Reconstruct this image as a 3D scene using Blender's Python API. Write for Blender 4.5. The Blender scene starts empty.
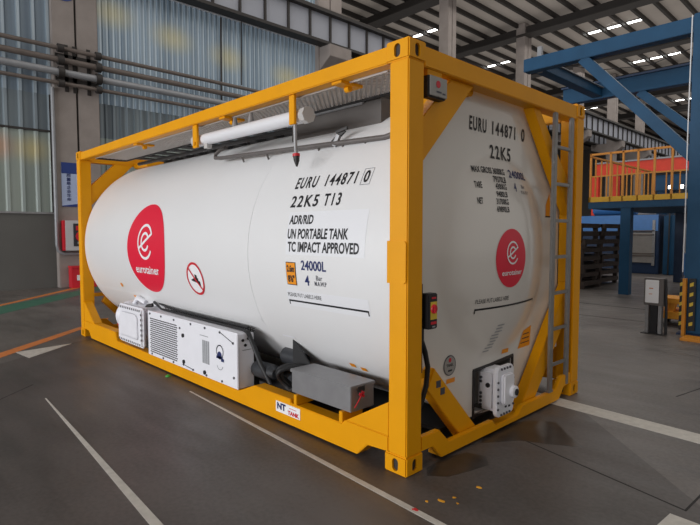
import bpy, bmesh, math, random
from mathutils import Vector, Matrix

random.seed(7)
S = bpy.context.scene
COL = S.collection
PI = math.pi

# ------------------------------------------------------------------ camera, light, exposure
cam_d = bpy.data.cameras.new('camera')
cam = bpy.data.objects.new('camera', cam_d)
COL.objects.link(cam)
cam.location = (1.96883, -2.349033, 1.471132)
cam.rotation_euler = (PI / 2 - 0.0577901, 0.0, 2.37808686 - PI / 2)
cam_d.sensor_fit = 'HORIZONTAL'
cam_d.sensor_width = 36.0
cam_d.lens = 522.985157 / 700 * 36.0
cam_d.clip_start = 0.05
cam_d.clip_end = 300
S.camera = cam

w = bpy.data.worlds.new('sky')
S.world = w
w.use_nodes = True
w.node_tree.nodes['Background'].inputs['Color'].default_value = (1.0, 0.96, 0.91, 1)
w.node_tree.nodes['Background'].inputs['Strength'].default_value = 0.42


def area(name, loc, rot, sx, sy, power, color=(1, 1, 1)):
    d = bpy.data.lights.new(name, 'AREA')
    d.shape = 'RECTANGLE'
    d.size, d.size_y, d.energy, d.color = sx, sy, power, color
    o = bpy.data.objects.new(name, d)
    o.location, o.rotation_euler = loc, rot
    COL.objects.link(o)
    return o


# daylight through the open hall front behind the camera, and soft roof daylight
area('daylight_opening', (-5.0, -22, 3.0), (PI / 2, 0, 0), 22, 5.4, 4000, (0.97, 0.98, 1.0))
area('daylight_rooflight', (-3, 16, 12.3), (0, 0, 0), 20, 30, 1700, (1.0, 0.97, 0.93))
area('daylight_far_rooflight', (-6, 48, 12.3), (0, 0, 0), 24, 36, 2500, (1.0, 0.98, 0.95))
area('roof_fill_light', (-8, 28, 9.9), (PI, 0, 0), 30, 60, 1500, (1.0, 0.95, 0.90))  # added fill facing up to brighten the roof, no real lamp there

S.view_settings.view_transform = 'Standard'
S.view_settings.look = 'None'
S.view_settings.gamma = 1.0
S.view_settings.use_curve_mapping = False
S.view_settings.exposure = 0.0

# ------------------------------------------------------------------ materials


def srgb(r, g, b):
    f = lambda c: c / 12.92 if c <= 0.04045 else ((c + 0.055) / 1.055) ** 2.4
    return (f(r / 255), f(g / 255), f(b / 255))


def mat(name, rgb, rough=0.5, metal=0.0, var=0.0, scale=6.0, bump=0.0, bscale=60.0, emit=0.0, spec=0.5, coat=0.0,
        rvar=0.0):
    m = bpy.data.materials.new(name)
    m.use_nodes = True
    nt = m.node_tree
    p = nt.nodes['Principled BSDF']
    c = tuple(rgb) + (1,)
    p.inputs['Base Color'].default_value = c
    p.inputs['Roughness'].default_value = rough
    p.inputs['Metallic'].default_value = metal
    p.inputs['Specular IOR Level'].default_value = spec
    p.inputs['Coat Weight'].default_value = coat
    p.inputs['Coat Roughness'].default_value = 0.08
    if emit:
        p.inputs['Emission Color'].default_value = c
        p.inputs['Emission Strength'].default_value = emit
    if var or bump or rvar:
        tc = nt.nodes.new('ShaderNodeTexCoord')
        geo = nt.nodes.new('ShaderNodeNewGeometry')
    if var or rvar:
        n = nt.nodes.new('ShaderNodeTexNoise')
        n.inputs['Scale'].default_value = scale
        n.inputs['Detail'].default_value = 5
        nt.links.new(geo.outputs['Position'], n.inputs['Vector'])
        if var:
            r = nt.nodes.new('ShaderNodeValToRGB')
            r.color_ramp.elements[0].position = 0.3
            r.color_ramp.elements[1].position = 0.7
            r.color_ramp.elements[0].color = tuple(x * (1 - var) for x in rgb) + (1,)
            r.color_ramp.elements[1].color = tuple(min(1, x * (1 + var)) for x in rgb) + (1,)
            nt.links.new(n.outputs['Fac'], r.inputs['Fac'])
            nt.links.new(r.outputs['Color'], p.inputs['Base Color'])
            if emit:
                nt.links.new(r.outputs['Color'], p.inputs['Emission Color'])
        if rvar:
            mr = nt.nodes.new('ShaderNodeMapRange')
            mr.inputs['From Min'].default_value = 0.3
            mr.inputs['From Max'].default_value = 0.7
            mr.inputs['To Min'].default_value = max(0.02, rough - rvar)
            mr.inputs['To Max'].default_value = rough + rvar
            nt.links.new(n.outputs['Fac'], mr.inputs['Value'])
            nt.links.new(mr.outputs['Result'], p.inputs['Roughness'])
    if bump:
        n2 = nt.nodes.new('ShaderNodeTexNoise')
        n2.inputs['Scale'].default_value = bscale
        n2.inputs['Detail'].default_value = 3
        b = nt.nodes.new('ShaderNodeBump')
        b.inputs['Strength'].default_value = bump
        b.inputs['Distance'].default_value = 0.01
        nt.links.new(geo.outputs['Position'], n2.inputs['Vector'])
        nt.links.new(n2.outputs['Fac'], b.inputs['Height'])
        nt.links.new(b.outputs['Normal'], p.inputs['Normal'])
    return m


M = {}
M['yellow'] = mat('yellow_paint', srgb(231, 158, 4), 0.42, spec=0.22, var=0.04, scale=3, bump=0.04, bscale=25)
M['white'] = mat('white_cladding', srgb(229, 229, 230), 0.33, var=0.012, scale=1.5, bump=0.03, bscale=3.5)
M['whitegloss'] = mat('white_gloss', srgb(224, 220, 214), 0.24, coat=0.5, var=0.012, scale=1.5, bump=0.02, bscale=3)
M['whitebox'] = mat('white_enamel', srgb(236, 236, 242), 0.4, var=0.02, scale=8)
M['whitetube'] = mat('white_plastic', srgb(232, 232, 236), 0.35)
M['captube'] = mat('grey_plastic', srgb(190, 188, 186), 0.5)
M['backing'] = mat('clear_backing', srgb(232, 233, 237), 0.33)
M['red'] = mat('logo_red', srgb(226, 24, 58), 0.4)
M['signred'] = mat('sign_red', srgb(205, 35, 50), 0.45)
M['black'] = mat('black_vinyl', srgb(26, 26, 30), 0.5)
M['navy'] = mat('navy_vinyl', srgb(30, 42, 98), 0.5)
M['greytext'] = mat('grey_vinyl', srgb(70, 72, 84), 0.5)
M['decalwhite'] = mat('white_vinyl', srgb(240, 240, 242), 0.4)
M['orange'] = mat('orange_vinyl', srgb(240, 150, 20), 0.45)
M['galv'] = mat('galvanised_steel', srgb(150, 150, 152), 0.45, 0.35, var=0.12, scale=20)
M['boxgrey'] = mat('toolbox_grey', srgb(150, 149, 151), 0.38, 0.55, var=0.06, scale=12)
M['ladder'] = mat('ladder_aluminium', srgb(140, 138, 136), 0.4, 0.5, var=0.08, scale=15)
M['grating'] = mat('grating_aluminium', srgb(205, 200, 196), 0.5, 0.2)
M['darkrub'] = mat('black_rubber', srgb(30, 30, 32), 0.55, var=0.2, scale=30)
M['darkmetal'] = mat('dark_metal', srgb(48, 46, 46), 0.5, 0.3, var=0.15, scale=20)
M['motor'] = mat('motor_grey', srgb(58, 60, 64), 0.4, 0.2)
M['spill'] = mat('spill_box_steel', srgb(88, 83, 80), 0.5, 0.2, var=0.06, scale=5)
M['railgrey'] = mat('handrail_grey', srgb(104, 99, 97), 0.5, 0.2, var=0.08, scale=20)
M['slot'] = mat('slot_dark', srgb(50, 50, 56), 0.7)
M['bolt'] = mat('bolt_steel', srgb(92, 92, 98), 0.4, 0.6)
M['louvre'] = mat('louvre_grey', srgb(150, 152, 156), 0.5)
M['recess'] = mat('recess_grey', srgb(96, 94, 90), 0.6, var=0.1)
M['yellowlabel'] = mat('yellow_label', srgb(220, 190, 60), 0.5)
M['hang'] = mat('grey_case', srgb(158, 156, 152), 0.45, var=0.05, scale=20)
M['blue'] = mat('steel_blue_paint', srgb(34, 78, 112), 0.5, spec=0.25, var=0.12, scale=2.5, bump=0.05, bscale=8)
M['bluedark'] = mat('dark_blue_paint', srgb(24, 50, 84), 0.5, var=0.1, scale=3)
M['bluelight'] = mat('light_blue_paint', srgb(70, 130, 200), 0.4, var=0.05)
M['rail'] = mat('railing_yellow', srgb(214, 138, 30), 0.5, var=0.1, scale=4)
M['toe'] = mat('toe_plate_yellow', srgb(224, 170, 20), 0.5, var=0.06, scale=3)
M['crane'] = mat('crane_orange', srgb(236, 62, 30), 0.5, var=0.05)
M['rust'] = mat('rusty_steel', srgb(72, 60, 54), 0.7, 0.2, var=0.25, scale=8)
M['shutter'] = mat('shutter_grey', srgb(150, 146, 142), 0.5, var=0.05)
M['concrete'] = mat('concrete', srgb(150, 141, 136), 0.85, var=0.09, scale=2.5, bump=0.15, bscale=30)
M['plaster'] = mat('grey_plaster', srgb(98, 97, 94), 0.9, var=0.07, scale=1.2)
M['pipelight'] = mat('light_pipe', srgb(150, 152, 156), 0.45, 0.2, var=0.06)
M['pipedark'] = mat('dark_pipe', srgb(110, 100, 94), 0.6, 0.1, var=0.12)
M['roof'] = mat('roof_sheet', srgb(196, 188, 180), 0.7, var=0.05, scale=0.6)
M['purlin'] = mat('dark_steel', srgb(52, 48, 46), 0.6, 0.1)
M['web'] = mat('girder_web', srgb(165, 168, 178), 0.55, var=0.05, scale=1.0)
M['lamp'] = mat('rooflight', (1.0, 1.0, 0.97), 0.5, emit=9.0)
M['spot'] = mat('lamp_white', (1.0, 1.0, 0.98), 0.5, emit=12.0)
M['hall'] = mat('hall_grey', srgb(112, 108, 106), 0.9, var=0.1, scale=0.4)
M['linewhite'] = mat('floor_white', srgb(200, 196, 188), 0.7, var=0.10, scale=18)
M['lineorange'] = mat('floor_orange', srgb(214, 128, 62), 0.6, var=0.06, scale=8)
M['linegreen'] = mat('floor_green', srgb(62, 112, 92), 0.55, var=0.1, scale=5)
M['groove'] = mat('floor_joint', srgb(38, 35, 34), 0.8)
M['signblue'] = mat('sign_blue', srgb(36, 60, 130), 0.4)
M['signface'] = mat('sign_face', srgb(176, 190, 222), 0.4)
M['cabinet'] = mat('cabinet_white', srgb(196, 194, 196), 0.45)
M['pallet'] = mat('cart_yellow', srgb(226, 150, 30), 0.5, var=0.05)
M['wet'] = mat('wet_floor', srgb(54, 50, 47), 0.28, var=0.25, scale=9, spec=0.35)
M['debris'] = mat('yellow_flakes', srgb(226, 160, 30), 0.6)
M['green'] = mat('green_cap', srgb(60, 170, 60), 0.5)


def floor_material(c0=(76, 71, 68), c1=(110, 104, 100)):
    m = bpy.data.materials.new('painted_concrete_floor')
    m.use_nodes = True
    nt = m.node_tree
    p = nt.nodes['Principled BSDF']
    geo = nt.nodes.new('ShaderNodeNewGeometry')
    n1 = nt.nodes.new('ShaderNodeTexNoise'); n1.inputs['Scale'].default_value = 0.7; n1.inputs['Detail'].default_value = 6
    n2 = nt.nodes.new('ShaderNodeTexNoise'); n2.inputs['Scale'].default_value = 38; n2.inputs['Detail'].default_value = 5
    mp = nt.nodes.new('ShaderNodeMapping'); mp.inputs['Scale'].default_value = (0.5, 2.2, 1)
    n3 = nt.nodes.new('ShaderNodeTexNoise'); n3.inputs['Scale'].default_value = 2.2; n3.inputs['Detail'].default_value = 8
    nt.links.new(geo.outputs['Position'], n1.inputs['Vector'])
    nt.links.new(geo.outputs['Position'], n2.inputs['Vector'])
    nt.links.new(geo.outputs['Position'], mp.inputs['Vector'])
    nt.links.new(mp.outputs['Vector'], n3.inputs['Vector'])
    a = nt.nodes.new('ShaderNodeMath'); a.operation = 'MULTIPLY_ADD'; a.inputs[1].default_value = 0.45
    b = nt.nodes.new('ShaderNodeMath'); b.operation = 'MULTIPLY_ADD'; b.inputs[1].default_value = 0.35
    nt.links.new(n2.outputs['Fac'], a.inputs[0]); nt.links.new(n1.outputs['Fac'], a.inputs[2])
    nt.links.new(n3.outputs['Fac'], b.inputs[0]); nt.links.new(a.outputs[0], b.inputs[2])
    r = nt.nodes.new('ShaderNodeValToRGB')
    r.color_ramp.elements[0].position = 0.65; r.color_ramp.elements[0].color = srgb(*c0) + (1,)
    r.color_ramp.elements[1].position = 1.15; r.color_ramp.elements[1].color = srgb(*c1) + (1,)
    nt.links.new(b.outputs[0], r.inputs['Fac'])
    nt.links.new(r.outputs['Color'], p.inputs['Base Color'])
    mr = nt.nodes.new('ShaderNodeMapRange')
    mr.inputs['From Min'].default_value = 0.3; mr.inputs['From Max'].default_value = 0.7
    mr.inputs['To Min'].default_value = 0.36; mr.inputs['To Max'].default_value = 0.6
    nt.links.new(n3.outputs['Fac'], mr.inputs['Value'])
    nt.links.new(mr.outputs['Result'], p.inputs['Roughness'])
    bp = nt.nodes.new('ShaderNodeBump'); bp.inputs['Strength'].default_value = 0.12; bp.inputs['Distance'].default_value = 0.004
    nt.links.new(n2.outputs['Fac'], bp.inputs['Height']); nt.links.new(bp.outputs['Normal'], p.inputs['Normal'])
    return m


M['floor'] = floor_material()
M['coat'] = floor_material((62, 57, 54), (90, 84, 81))  # darker floor tone: coating plus the shade of the front floor


def sheet_material(name, c0, c1, glow, pitch, light_patches=(), rib_highlight=0.75):
    """Ribbed translucent wall sheet with daylight coming faintly through it; rib highlights and soft coloured light patches painted in."""
    m = bpy.data.materials.new(name)
    m.use_nodes = True
    nt = m.node_tree
    N, L = nt.nodes, nt.links
    p = N['Principled BSDF']
    geo = N.new('ShaderNodeNewGeometry')
    mp = N.new('ShaderNodeMapping'); mp.inputs['Scale'].default_value = (1, 2.4, 0.12)
    n = N.new('ShaderNodeTexNoise'); n.inputs['Scale'].default_value = 1.3; n.inputs['Detail'].default_value = 5
    L.new(geo.outputs['Position'], mp.inputs['Vector']); L.new(mp.outputs['Vector'], n.inputs['Vector'])
    r = N.new('ShaderNodeValToRGB')
    r.color_ramp.elements[0].position = 0.3; r.color_ramp.elements[0].color = c0 + (1,)
    r.color_ramp.elements[1].position = 0.7; r.color_ramp.elements[1].color = c1 + (1,)
    L.new(n.outputs['Fac'], r.inputs['Fac'])
    sep = N.new('ShaderNodeSeparateXYZ'); L.new(geo.outputs['Position'], sep.inputs[0])
    q = N.new('ShaderNodeMath'); q.operation = 'MULTIPLY'; q.inputs[1].default_value = 1 / pitch
    L.new(sep.outputs['Y'], q.inputs[0])
    fr = N.new('ShaderNodeMath'); fr.operation = 'FRACT'; L.new(q.outputs[0], fr.inputs[0])
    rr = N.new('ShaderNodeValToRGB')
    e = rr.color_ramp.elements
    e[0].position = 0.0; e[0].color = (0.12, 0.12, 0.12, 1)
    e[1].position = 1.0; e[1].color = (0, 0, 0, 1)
    for pos, v in ((0.35, 0.0), (0.60, rib_highlight * 0.13), (0.74, rib_highlight), (0.84, rib_highlight), (0.92, rib_highlight * 0.13)):  # highlights along the rib crests, painted as pale stripes
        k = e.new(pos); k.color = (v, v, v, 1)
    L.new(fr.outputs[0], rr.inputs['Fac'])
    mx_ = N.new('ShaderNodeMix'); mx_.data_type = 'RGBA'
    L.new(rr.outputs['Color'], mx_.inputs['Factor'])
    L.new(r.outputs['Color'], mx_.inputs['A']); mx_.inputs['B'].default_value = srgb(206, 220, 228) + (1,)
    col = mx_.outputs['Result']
    for cy_, cz_, ry_, rz_, rgb in light_patches:  # blurred yellow and orange light on the sheet, painted into its colour
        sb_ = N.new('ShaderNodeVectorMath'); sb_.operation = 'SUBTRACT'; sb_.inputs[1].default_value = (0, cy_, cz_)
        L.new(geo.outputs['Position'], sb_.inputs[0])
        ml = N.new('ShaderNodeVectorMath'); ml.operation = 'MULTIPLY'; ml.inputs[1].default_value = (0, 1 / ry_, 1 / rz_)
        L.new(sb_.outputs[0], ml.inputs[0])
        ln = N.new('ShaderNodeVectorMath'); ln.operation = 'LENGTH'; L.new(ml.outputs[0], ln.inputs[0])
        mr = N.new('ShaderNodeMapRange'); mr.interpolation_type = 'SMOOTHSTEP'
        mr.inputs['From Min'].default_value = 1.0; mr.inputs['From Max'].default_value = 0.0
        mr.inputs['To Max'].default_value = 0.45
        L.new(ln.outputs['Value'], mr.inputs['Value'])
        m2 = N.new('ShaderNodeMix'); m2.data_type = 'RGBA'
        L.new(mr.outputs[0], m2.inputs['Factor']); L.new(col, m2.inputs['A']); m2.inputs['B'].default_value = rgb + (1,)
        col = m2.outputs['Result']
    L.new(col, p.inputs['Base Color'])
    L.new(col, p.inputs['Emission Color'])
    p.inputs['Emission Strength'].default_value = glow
    p.inputs['Roughness'].default_value = 0.35
    p.inputs['Metallic'].default_value = 0.15
    return m


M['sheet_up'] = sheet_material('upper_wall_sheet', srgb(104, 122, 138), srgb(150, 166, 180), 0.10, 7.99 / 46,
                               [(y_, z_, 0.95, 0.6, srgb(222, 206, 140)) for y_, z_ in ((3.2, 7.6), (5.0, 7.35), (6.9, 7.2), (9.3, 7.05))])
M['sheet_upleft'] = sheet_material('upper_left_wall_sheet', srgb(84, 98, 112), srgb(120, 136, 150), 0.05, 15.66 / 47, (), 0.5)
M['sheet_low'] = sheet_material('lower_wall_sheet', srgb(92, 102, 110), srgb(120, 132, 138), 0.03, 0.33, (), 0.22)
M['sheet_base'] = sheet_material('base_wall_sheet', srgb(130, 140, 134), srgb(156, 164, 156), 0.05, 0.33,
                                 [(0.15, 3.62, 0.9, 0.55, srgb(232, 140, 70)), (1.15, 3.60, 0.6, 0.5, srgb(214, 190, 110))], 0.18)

# ------------------------------------------------------------------ mesh helpers
W0 = {}          # world origin of every object


class MB:
    def __init__(s):
        s.bm = bmesh.new()

    def box(s, x0, x1, y0, y1, z0, z1):
        v = [s.bm.verts.new((x, y, z)) for x in (x0, x1) for y in (y0, y1) for z in (z0, z1)]
        for f in ((0, 1, 3, 2), (4, 6, 7, 5), (0, 4, 5, 1), (2, 3, 7, 6), (0, 2, 6, 4), (1, 5, 7, 3)):
            s.bm.faces.new([v[i] for i in f])
        return s

    def prism(s, poly, axis, a0, a1):
        """poly in the plane across the axis: axis x -> (y,z), y -> (x,z), z -> (x,y)"""
        def P(p, a):
            return {'x': (a, p[0], p[1]), 'y': (p[0], a, p[1]), 'z': (p[0], p[1], a)}[axis]
        A = [s.bm.verts.new(P(p, a0)) for p in poly]
        B = [s.bm.verts.new(P(p, a1)) for p in poly]
        n = len(poly)
        s.bm.faces.new(A); s.bm.faces.new(B[::-1])
        for i in range(n):
            j = (i + 1) % n
            s.bm.faces.new((A[j], A[i], B[i], B[j]))
        return s

    def tube(s, pts, r, n=12, cap=True):
        pts = [Vector(p) for p in pts]
        rs = r if isinstance(r, (list, tuple)) else [r] * len(pts)
        t0 = (pts[1] - pts[0]).normalized()
        up = Vector((0, 0, 1)) if abs(t0.z) < 0.9 else Vector((1, 0, 0))
        a = t0.cross(up).normalized()
        rings = []
        for i, p in enumerate(pts):
            t = (pts[min(i + 1, len(pts) - 1)] - pts[max(i - 1, 0)]).normalized()
            a = (a - t * a.dot(t)).normalized()
            b = t.cross(a)
            rings.append([s.bm.verts.new(p + (a * math.cos(2 * PI * k / n) + b * math.sin(2 * PI * k / n)) * rs[i]) for k in range(n)])
        for i in range(len(rings) - 1):
            for k in range(n):
                l = (k + 1) % n
                s.bm.faces.new((rings[i][k], rings[i][l], rings[i + 1][l], rings[i + 1][k]))
        if cap:
            s.bm.faces.new(rings[0][::-1]); s.bm.faces.new(rings[-1])
        return s

    def bar(s, p0, p1, wd, ht, up=(0, 0, 1)):
        p0, p1 = Vector(p0), Vector(p1)
        t = (p1 - p0).normalized()
        a = t.cross(Vector(up)).normalized()
        b = a.cross(t)
        v = []
        for p in (p0, p1):
            for sa, sb in ((-1, -1), (1, -1), (1, 1), (-1, 1)):
                v.append(s.bm.verts.new(p + a * sa * wd / 2 + b * sb * ht / 2))
        for f in ((0, 1, 2, 3), (7, 6, 5, 4), (0, 4, 5, 1), (1, 5, 6, 2), (2, 6, 7, 3), (3, 7, 4, 0)):
            s.bm.faces.new([v[i] for i in f])
        return s

    def lathe(s, prof, c, axis='x', n=48):
        """closed profile [(a, r)] turned about an axis through c; r=0 makes a pole"""
        def P(a, r, t):
            u, v = r * math.cos(t), r * math.sin(t)
            return {'x': (c[0] + a, c[1] + u, c[2] + v), 'y': (c[0] + u, c[1] + a, c[2] + v), 'z': (c[0] + u, c[1] + v, c[2] + a)}[axis]
        rings = []
        for a, r in prof:
            if r < 1e-6:
                rings.append([s.bm.verts.new(P(a, 0, 0))])
            else:
                rings.append([s.bm.verts.new(P(a, r, 2 * PI * k / n)) for k in range(n)])
        for A, B in zip(rings, rings[1:]):
            for k in range(n):
                l = (k + 1) % n
                q = [A[k % len(A)], A[l % len(A)], B[l % len(B)], B[k % len(B)]]
                u = []
                for x in q:
                    if x not in u:
                        u.append(x)
                if len(u) > 2:
                    s.bm.faces.new(u)
        for R in (rings[0], rings[-1]):
            if len(R) > 2:
                s.bm.faces.new(R)
        return s

    def poly(s, pts):
        s.bm.faces.new([s.bm.verts.new(p) for p in pts])
        return s

    def build(s, name, material, parent=None, bevel=0.0, seg=2, angle=35, label=None):
        bm = s.bm
        bmesh.ops.recalc_face_normals(bm, faces=bm.faces)
        if bevel:
            es = [e for e in bm.edges if len(e.link_faces) == 2 and e.calc_face_angle(0) > 0.5]
            bmesh.ops.bevel(bm, geom=es, offset=bevel, segments=seg, affect='EDGES', clamp_overlap=True)
        return link_bm(name, bm, material, parent, angle, label)


def link_bm(name, bm, material, parent=None, angle=35, label=None):
    me = bpy.data.meshes.new(name)
    bm.to_mesh(me)
    bm.free()
    return link_mesh(name, me, material, parent, angle, label)


def link_mesh(name, me, material, parent=None, angle=35, label=None):
    xs = [v.co for v in me.vertices]
    lo = Vector([min(v[i] for v in xs) for i in range(3)])
    hi = Vector([max(v[i] for v in xs) for i in range(3)])
    c = Vector(((lo.x + hi.x) / 2, (lo.y + hi.y) / 2, lo.z))
    me.transform(Matrix.Translation(-c))
    me.materials.clear()
    me.materials.append(material)
    if angle:
        me.polygons.foreach_set('use_smooth', [True] * len(me.polygons))
        me.set_sharp_from_angle(angle=math.radians(angle))
    o = bpy.data.objects.new(name, me)
    COL.objects.link(o)
    o.location = c
    W0[o.name] = c
    if parent:
        o.parent = parent
        o.location = c - W0[parent.name]
    if label:
        o['label'] = label
    return o


def thing(name, loc, label, cat, group=None):
    o = bpy.data.objects.new(name, None)
    COL.objects.link(o)
    o.location = loc
    o.empty_display_size = 0.2
    W0[o.name] = Vector(loc)
    return tag(o, label, cat, group)


def tag(o, label, cat, group=None, kind=None):
    o['label'] = label
    o['category'] = cat
    if group:
        o['group'] = group
    if kind:
        o['kind'] = kind
    return o


def struct(o):
    o['kind'] = 'structure'
    return o


def copy_tree(o, delta, parent=None, label=None):
    c = o.copy()
    COL.objects.link(c)
    if parent is None:
        c.location = o.location + Vector(delta)
    else:
        c.parent = parent
    W0[c.name] = W0[o.name] + Vector(delta)
    if label:
        c['label'] = label
    for ch in list(o.children):
        copy_tree(ch, delta, c)
    return c


def copy_part(o, delta, parent):
    """copy a part (and its sub-parts) moved by delta, under the same or another thing"""
    c = o.copy()
    COL.objects.link(c)
    c.parent = parent
    W0[c.name] = W0[o.name] + Vector(delta)
    c.location = W0[c.name] - W0[parent.name]
    for ch in list(o.children):
        copy_tree(ch, delta, c)
    return c


def cut(mb, cutter):
    """boolean difference mb - cutter, evaluated to plain mesh"""
    def tmp(b, n):
        bmesh.ops.recalc_face_normals(b.bm, faces=b.bm.faces)
        me = bpy.data.meshes.new(n); b.bm.to_mesh(me); b.bm.free()
        o = bpy.data.objects.new(n, me); COL.objects.link(o)
        return o
    a, c = tmp(mb, 'cut_a'), tmp(cutter, 'cut_b')
    md = a.modifiers.new('b', 'BOOLEAN'); md.operation = 'DIFFERENCE'; md.object = c; md.solver = 'EXACT'
    bpy.context.view_layer.update()
    dg = bpy.context.evaluated_depsgraph_get()
    me = bpy.data.meshes.new_from_object(a.evaluated_get(dg))
    bpy.data.objects.remove(a); bpy.data.objects.remove(c)
    return me


def text_mesh(body, box, fmap, bold=0.0, space=1.0):
    """filled lettering fitted into box (u0,u1,v0,v1) and laid on the surface fmap(u,v)"""
    c = bpy.data.curves.new('lettering', 'FONT')
    c.body = body
    c.offset = bold
    c.space_character = space
    c.resolution_u = 3
    t = bpy.data.objects.new('lettering_tmp', c)
    me = bpy.data.meshes.new_from_object(t)
    bpy.data.objects.remove(t)
    xs = [v.co.x for v in me.vertices]; ys = [v.co.y for v in me.vertices]
    x0, x1, y0, y1 = min(xs), max(xs), min(ys), max(ys)
    u0, u1, v0, v1 = box
    for v in me.vertices:
        v.co = fmap(u0 + (v.co.x - x0) / (x1 - x0) * (u1 - u0), v0 + (v.co.y - y0) / (y1 - y0) * (v1 - v0))
    return me


def letter(name, body, box, fmap, material, parent, bold=0.02, label=None):
    space = 1.25 if name == 'lettering' and body in ('EURU', '144871', '22K5', 'T13') else 1.0
    return link_mesh(name, text_mesh(body, box, fmap, bold, space), material, parent, 0, label)


def patch(name, pts_grid, fmap, material, parent, label=None):
    """pts_grid: list of rows of (u,v); quads between neighbouring rows"""
    bm = bmesh.new()
    V = [[bm.verts.new(fmap(*p)) for p in row] for row in pts_grid]
    for A, B in zip(V, V[1:]):
        for i in range(len(A) - 1):
            q = []
            for x in (A[i], A[i + 1], B[i + 1], B[i]):
                if x not in q:
                    q.append(x)
            bm.faces.new(q)
    bmesh.ops.remove_doubles(bm, verts=bm.verts, dist=1e-6)
    return link_bm(name, bm, material, parent, 60, label)


def rect_rows(u0, u1, v0, v1, nu=1, nv=1):
    return [[(u0 + (u1 - u0) * i / nu, v0 + (v1 - v0) * j / nv) for i in range(nu + 1)] for j in range(nv + 1)]


def disc_rows(cu, cv, r0, r1, n=56, m=5, a0=0.0, a1=2 * PI, sq=1.0):
    return [[(cu + (r0 + (r1 - r0) * j / m) * math.cos(a0 + (a1 - a0) * i / n),
              cv + sq * (r0 + (r1 - r0) * j / m) * math.sin(a0 + (a1 - a0) * i / n)) for i in range(n + 1)] for j in range(m, -1, -1)]


# ================================================================== THE HALL
HZ = 13.5


def slab(name, x0, x1, y0, y1, z0, z1, m):
    return struct(MB().box(x0, x1, y0, y1, z0, z1).build(name, m, None, 0, angle=0))


slab('floor', -32, 40, -30, 76, -0.2, 0, M['floor'])
slab('ceiling', -32, 18, -14, 76, HZ, HZ + 0.2, M['roof'])
slab('wall_back', -32, 18, 76, 76.3, 0, HZ, M['hall'])
slab('wall_far_left', -32.3, -32, -14, 76, 0, HZ, M['hall'])

# left wall: plaster base with ribbed sheet above, between concrete columns
WX = -13.53
wl = struct(MB().box(WX - 0.2, WX, -14, 10.83, 0, 1.99).build('wall_left', M['plaster'], None, 0, angle=0))


def ribbed(y0, y1, z0, z1, pitch, depth, x=WX):
    bm = MB()
    n = max(1, round((y1 - y0) / pitch)); p = (y1 - y0) / n
    prof = []
    for i in range(n):
        a = y0 + i * p
        prof += [(a, 0), (a + 0.60 * p, 0), (a + 0.70 * p, depth), (a + 0.90 * p, depth)]
    prof.append((y1, 0))
    A = [bm.bm.verts.new((x + d, y, z0)) for y, d in prof]
    B = [bm.bm.verts.new((x + d, y, z1)) for y, d in prof]
    for i in range(len(prof) - 1):
        bm.bm.faces.new((A[i], A[i + 1], B[i + 1], B[i]))
    back = [bm.bm.verts.new((x - 0.05, y, z)) for y in (y0, y1) for z in (z0, z1)]
    bm.bm.faces.new((back[0], back[1], back[3], back[2]))
    return bm


def sheet(y0, y1, z0, z1, m, pitch=0.25):
    return ribbed(y0, y1, z0, z1, pitch, 0.045).build('wall_sheet', m, wl, 0, angle=10)


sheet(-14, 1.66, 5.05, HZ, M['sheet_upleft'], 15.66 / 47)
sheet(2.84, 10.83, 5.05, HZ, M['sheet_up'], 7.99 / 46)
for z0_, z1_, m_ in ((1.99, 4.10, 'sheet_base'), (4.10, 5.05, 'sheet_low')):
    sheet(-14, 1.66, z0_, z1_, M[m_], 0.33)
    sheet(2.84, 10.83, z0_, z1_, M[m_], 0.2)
MB().box(WX, WX + 0.07, -14, 1.66, 4.08, 4.13).build('sheet_rail', M['purlin'], wl)
MB().box(WX, WX + 0.05, -14, 1.66, 1.95, 2.0).build('sheet_flashing', M['galv'], wl)
MB().box(WX, WX + 0.08, 2.84, 10.83, 8.46, 8.52).build('sheet_capping', M['decalwhite'], wl)
MB().box(WX, WX + 0.08, 1.56, 1.64, 1.99, 5.05).build('sheet_edge_post', M['purlin'], wl)
struct(MB().box(WX - 0.04, WX + 0.02, 2.84, 10.83, 0, 0.12).build('baseboard_left', M['plaster'], None, 0.004))

col_y = [(1.64, 2.75, 'pale concrete twin column with a blue disc sign high up'),
         (10.62, 11.8, 'concrete twin column at the end of the ribbed wall'),
         (18.75, 19.40, 'grey column just right of the nearest top corner of the yellow frame'),
         (26.15, 26.95, 'grey column behind the left end of the blue beam'),
         (33.85, 34.5, 'distant grey column behind the blue cross beam'),
         (40.1, 40.8, 'distant grey column beyond the yellow railing, left one'),
         (46.3, 47.0, 'distant grey column beyond the yellow railing, right one')]
for a, b, lab in col_y:
    t = thing('concrete_column', (WX, (a + b) / 2, 0), lab, 'column')
    for y0, y1 in ((a, (a + b) / 2 - 0.025), ((a + b) / 2 + 0.025, b)):
        MB().box(WX - 0.3, WX + 0.25, y0, y1, 0, HZ - 0.02).build('shaft', M['concrete'], t, 0.01)
    MB().box(WX - 0.25, WX + 0.16, (a + b) / 2 - 0.03, (a + b) / 2 + 0.03, 0, HZ - 0.02).build('joint_gap', M['groove'], t)
    c = MB().prism([(WX + 0.24, 7.55), (WX + 0.24, 8.38), (WX + 0.85, 8.38), (WX + 0.85, 7.95)], 'y', a + 0.05, b - 0.05)
    if a > 5:
        c.build('corbel', M['concrete'], t, 0.01)
        MB().prism([(WX - 0.29, 7.45), (WX - 0.29, 8.298), (WX - 1.45, 8.298), (WX - 1.45, 7.9)], 'y', a + 0.05, b - 0.05).build('corbel', M['concrete'], t, 0.01)
    else:
        c.bm.free()


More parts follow.
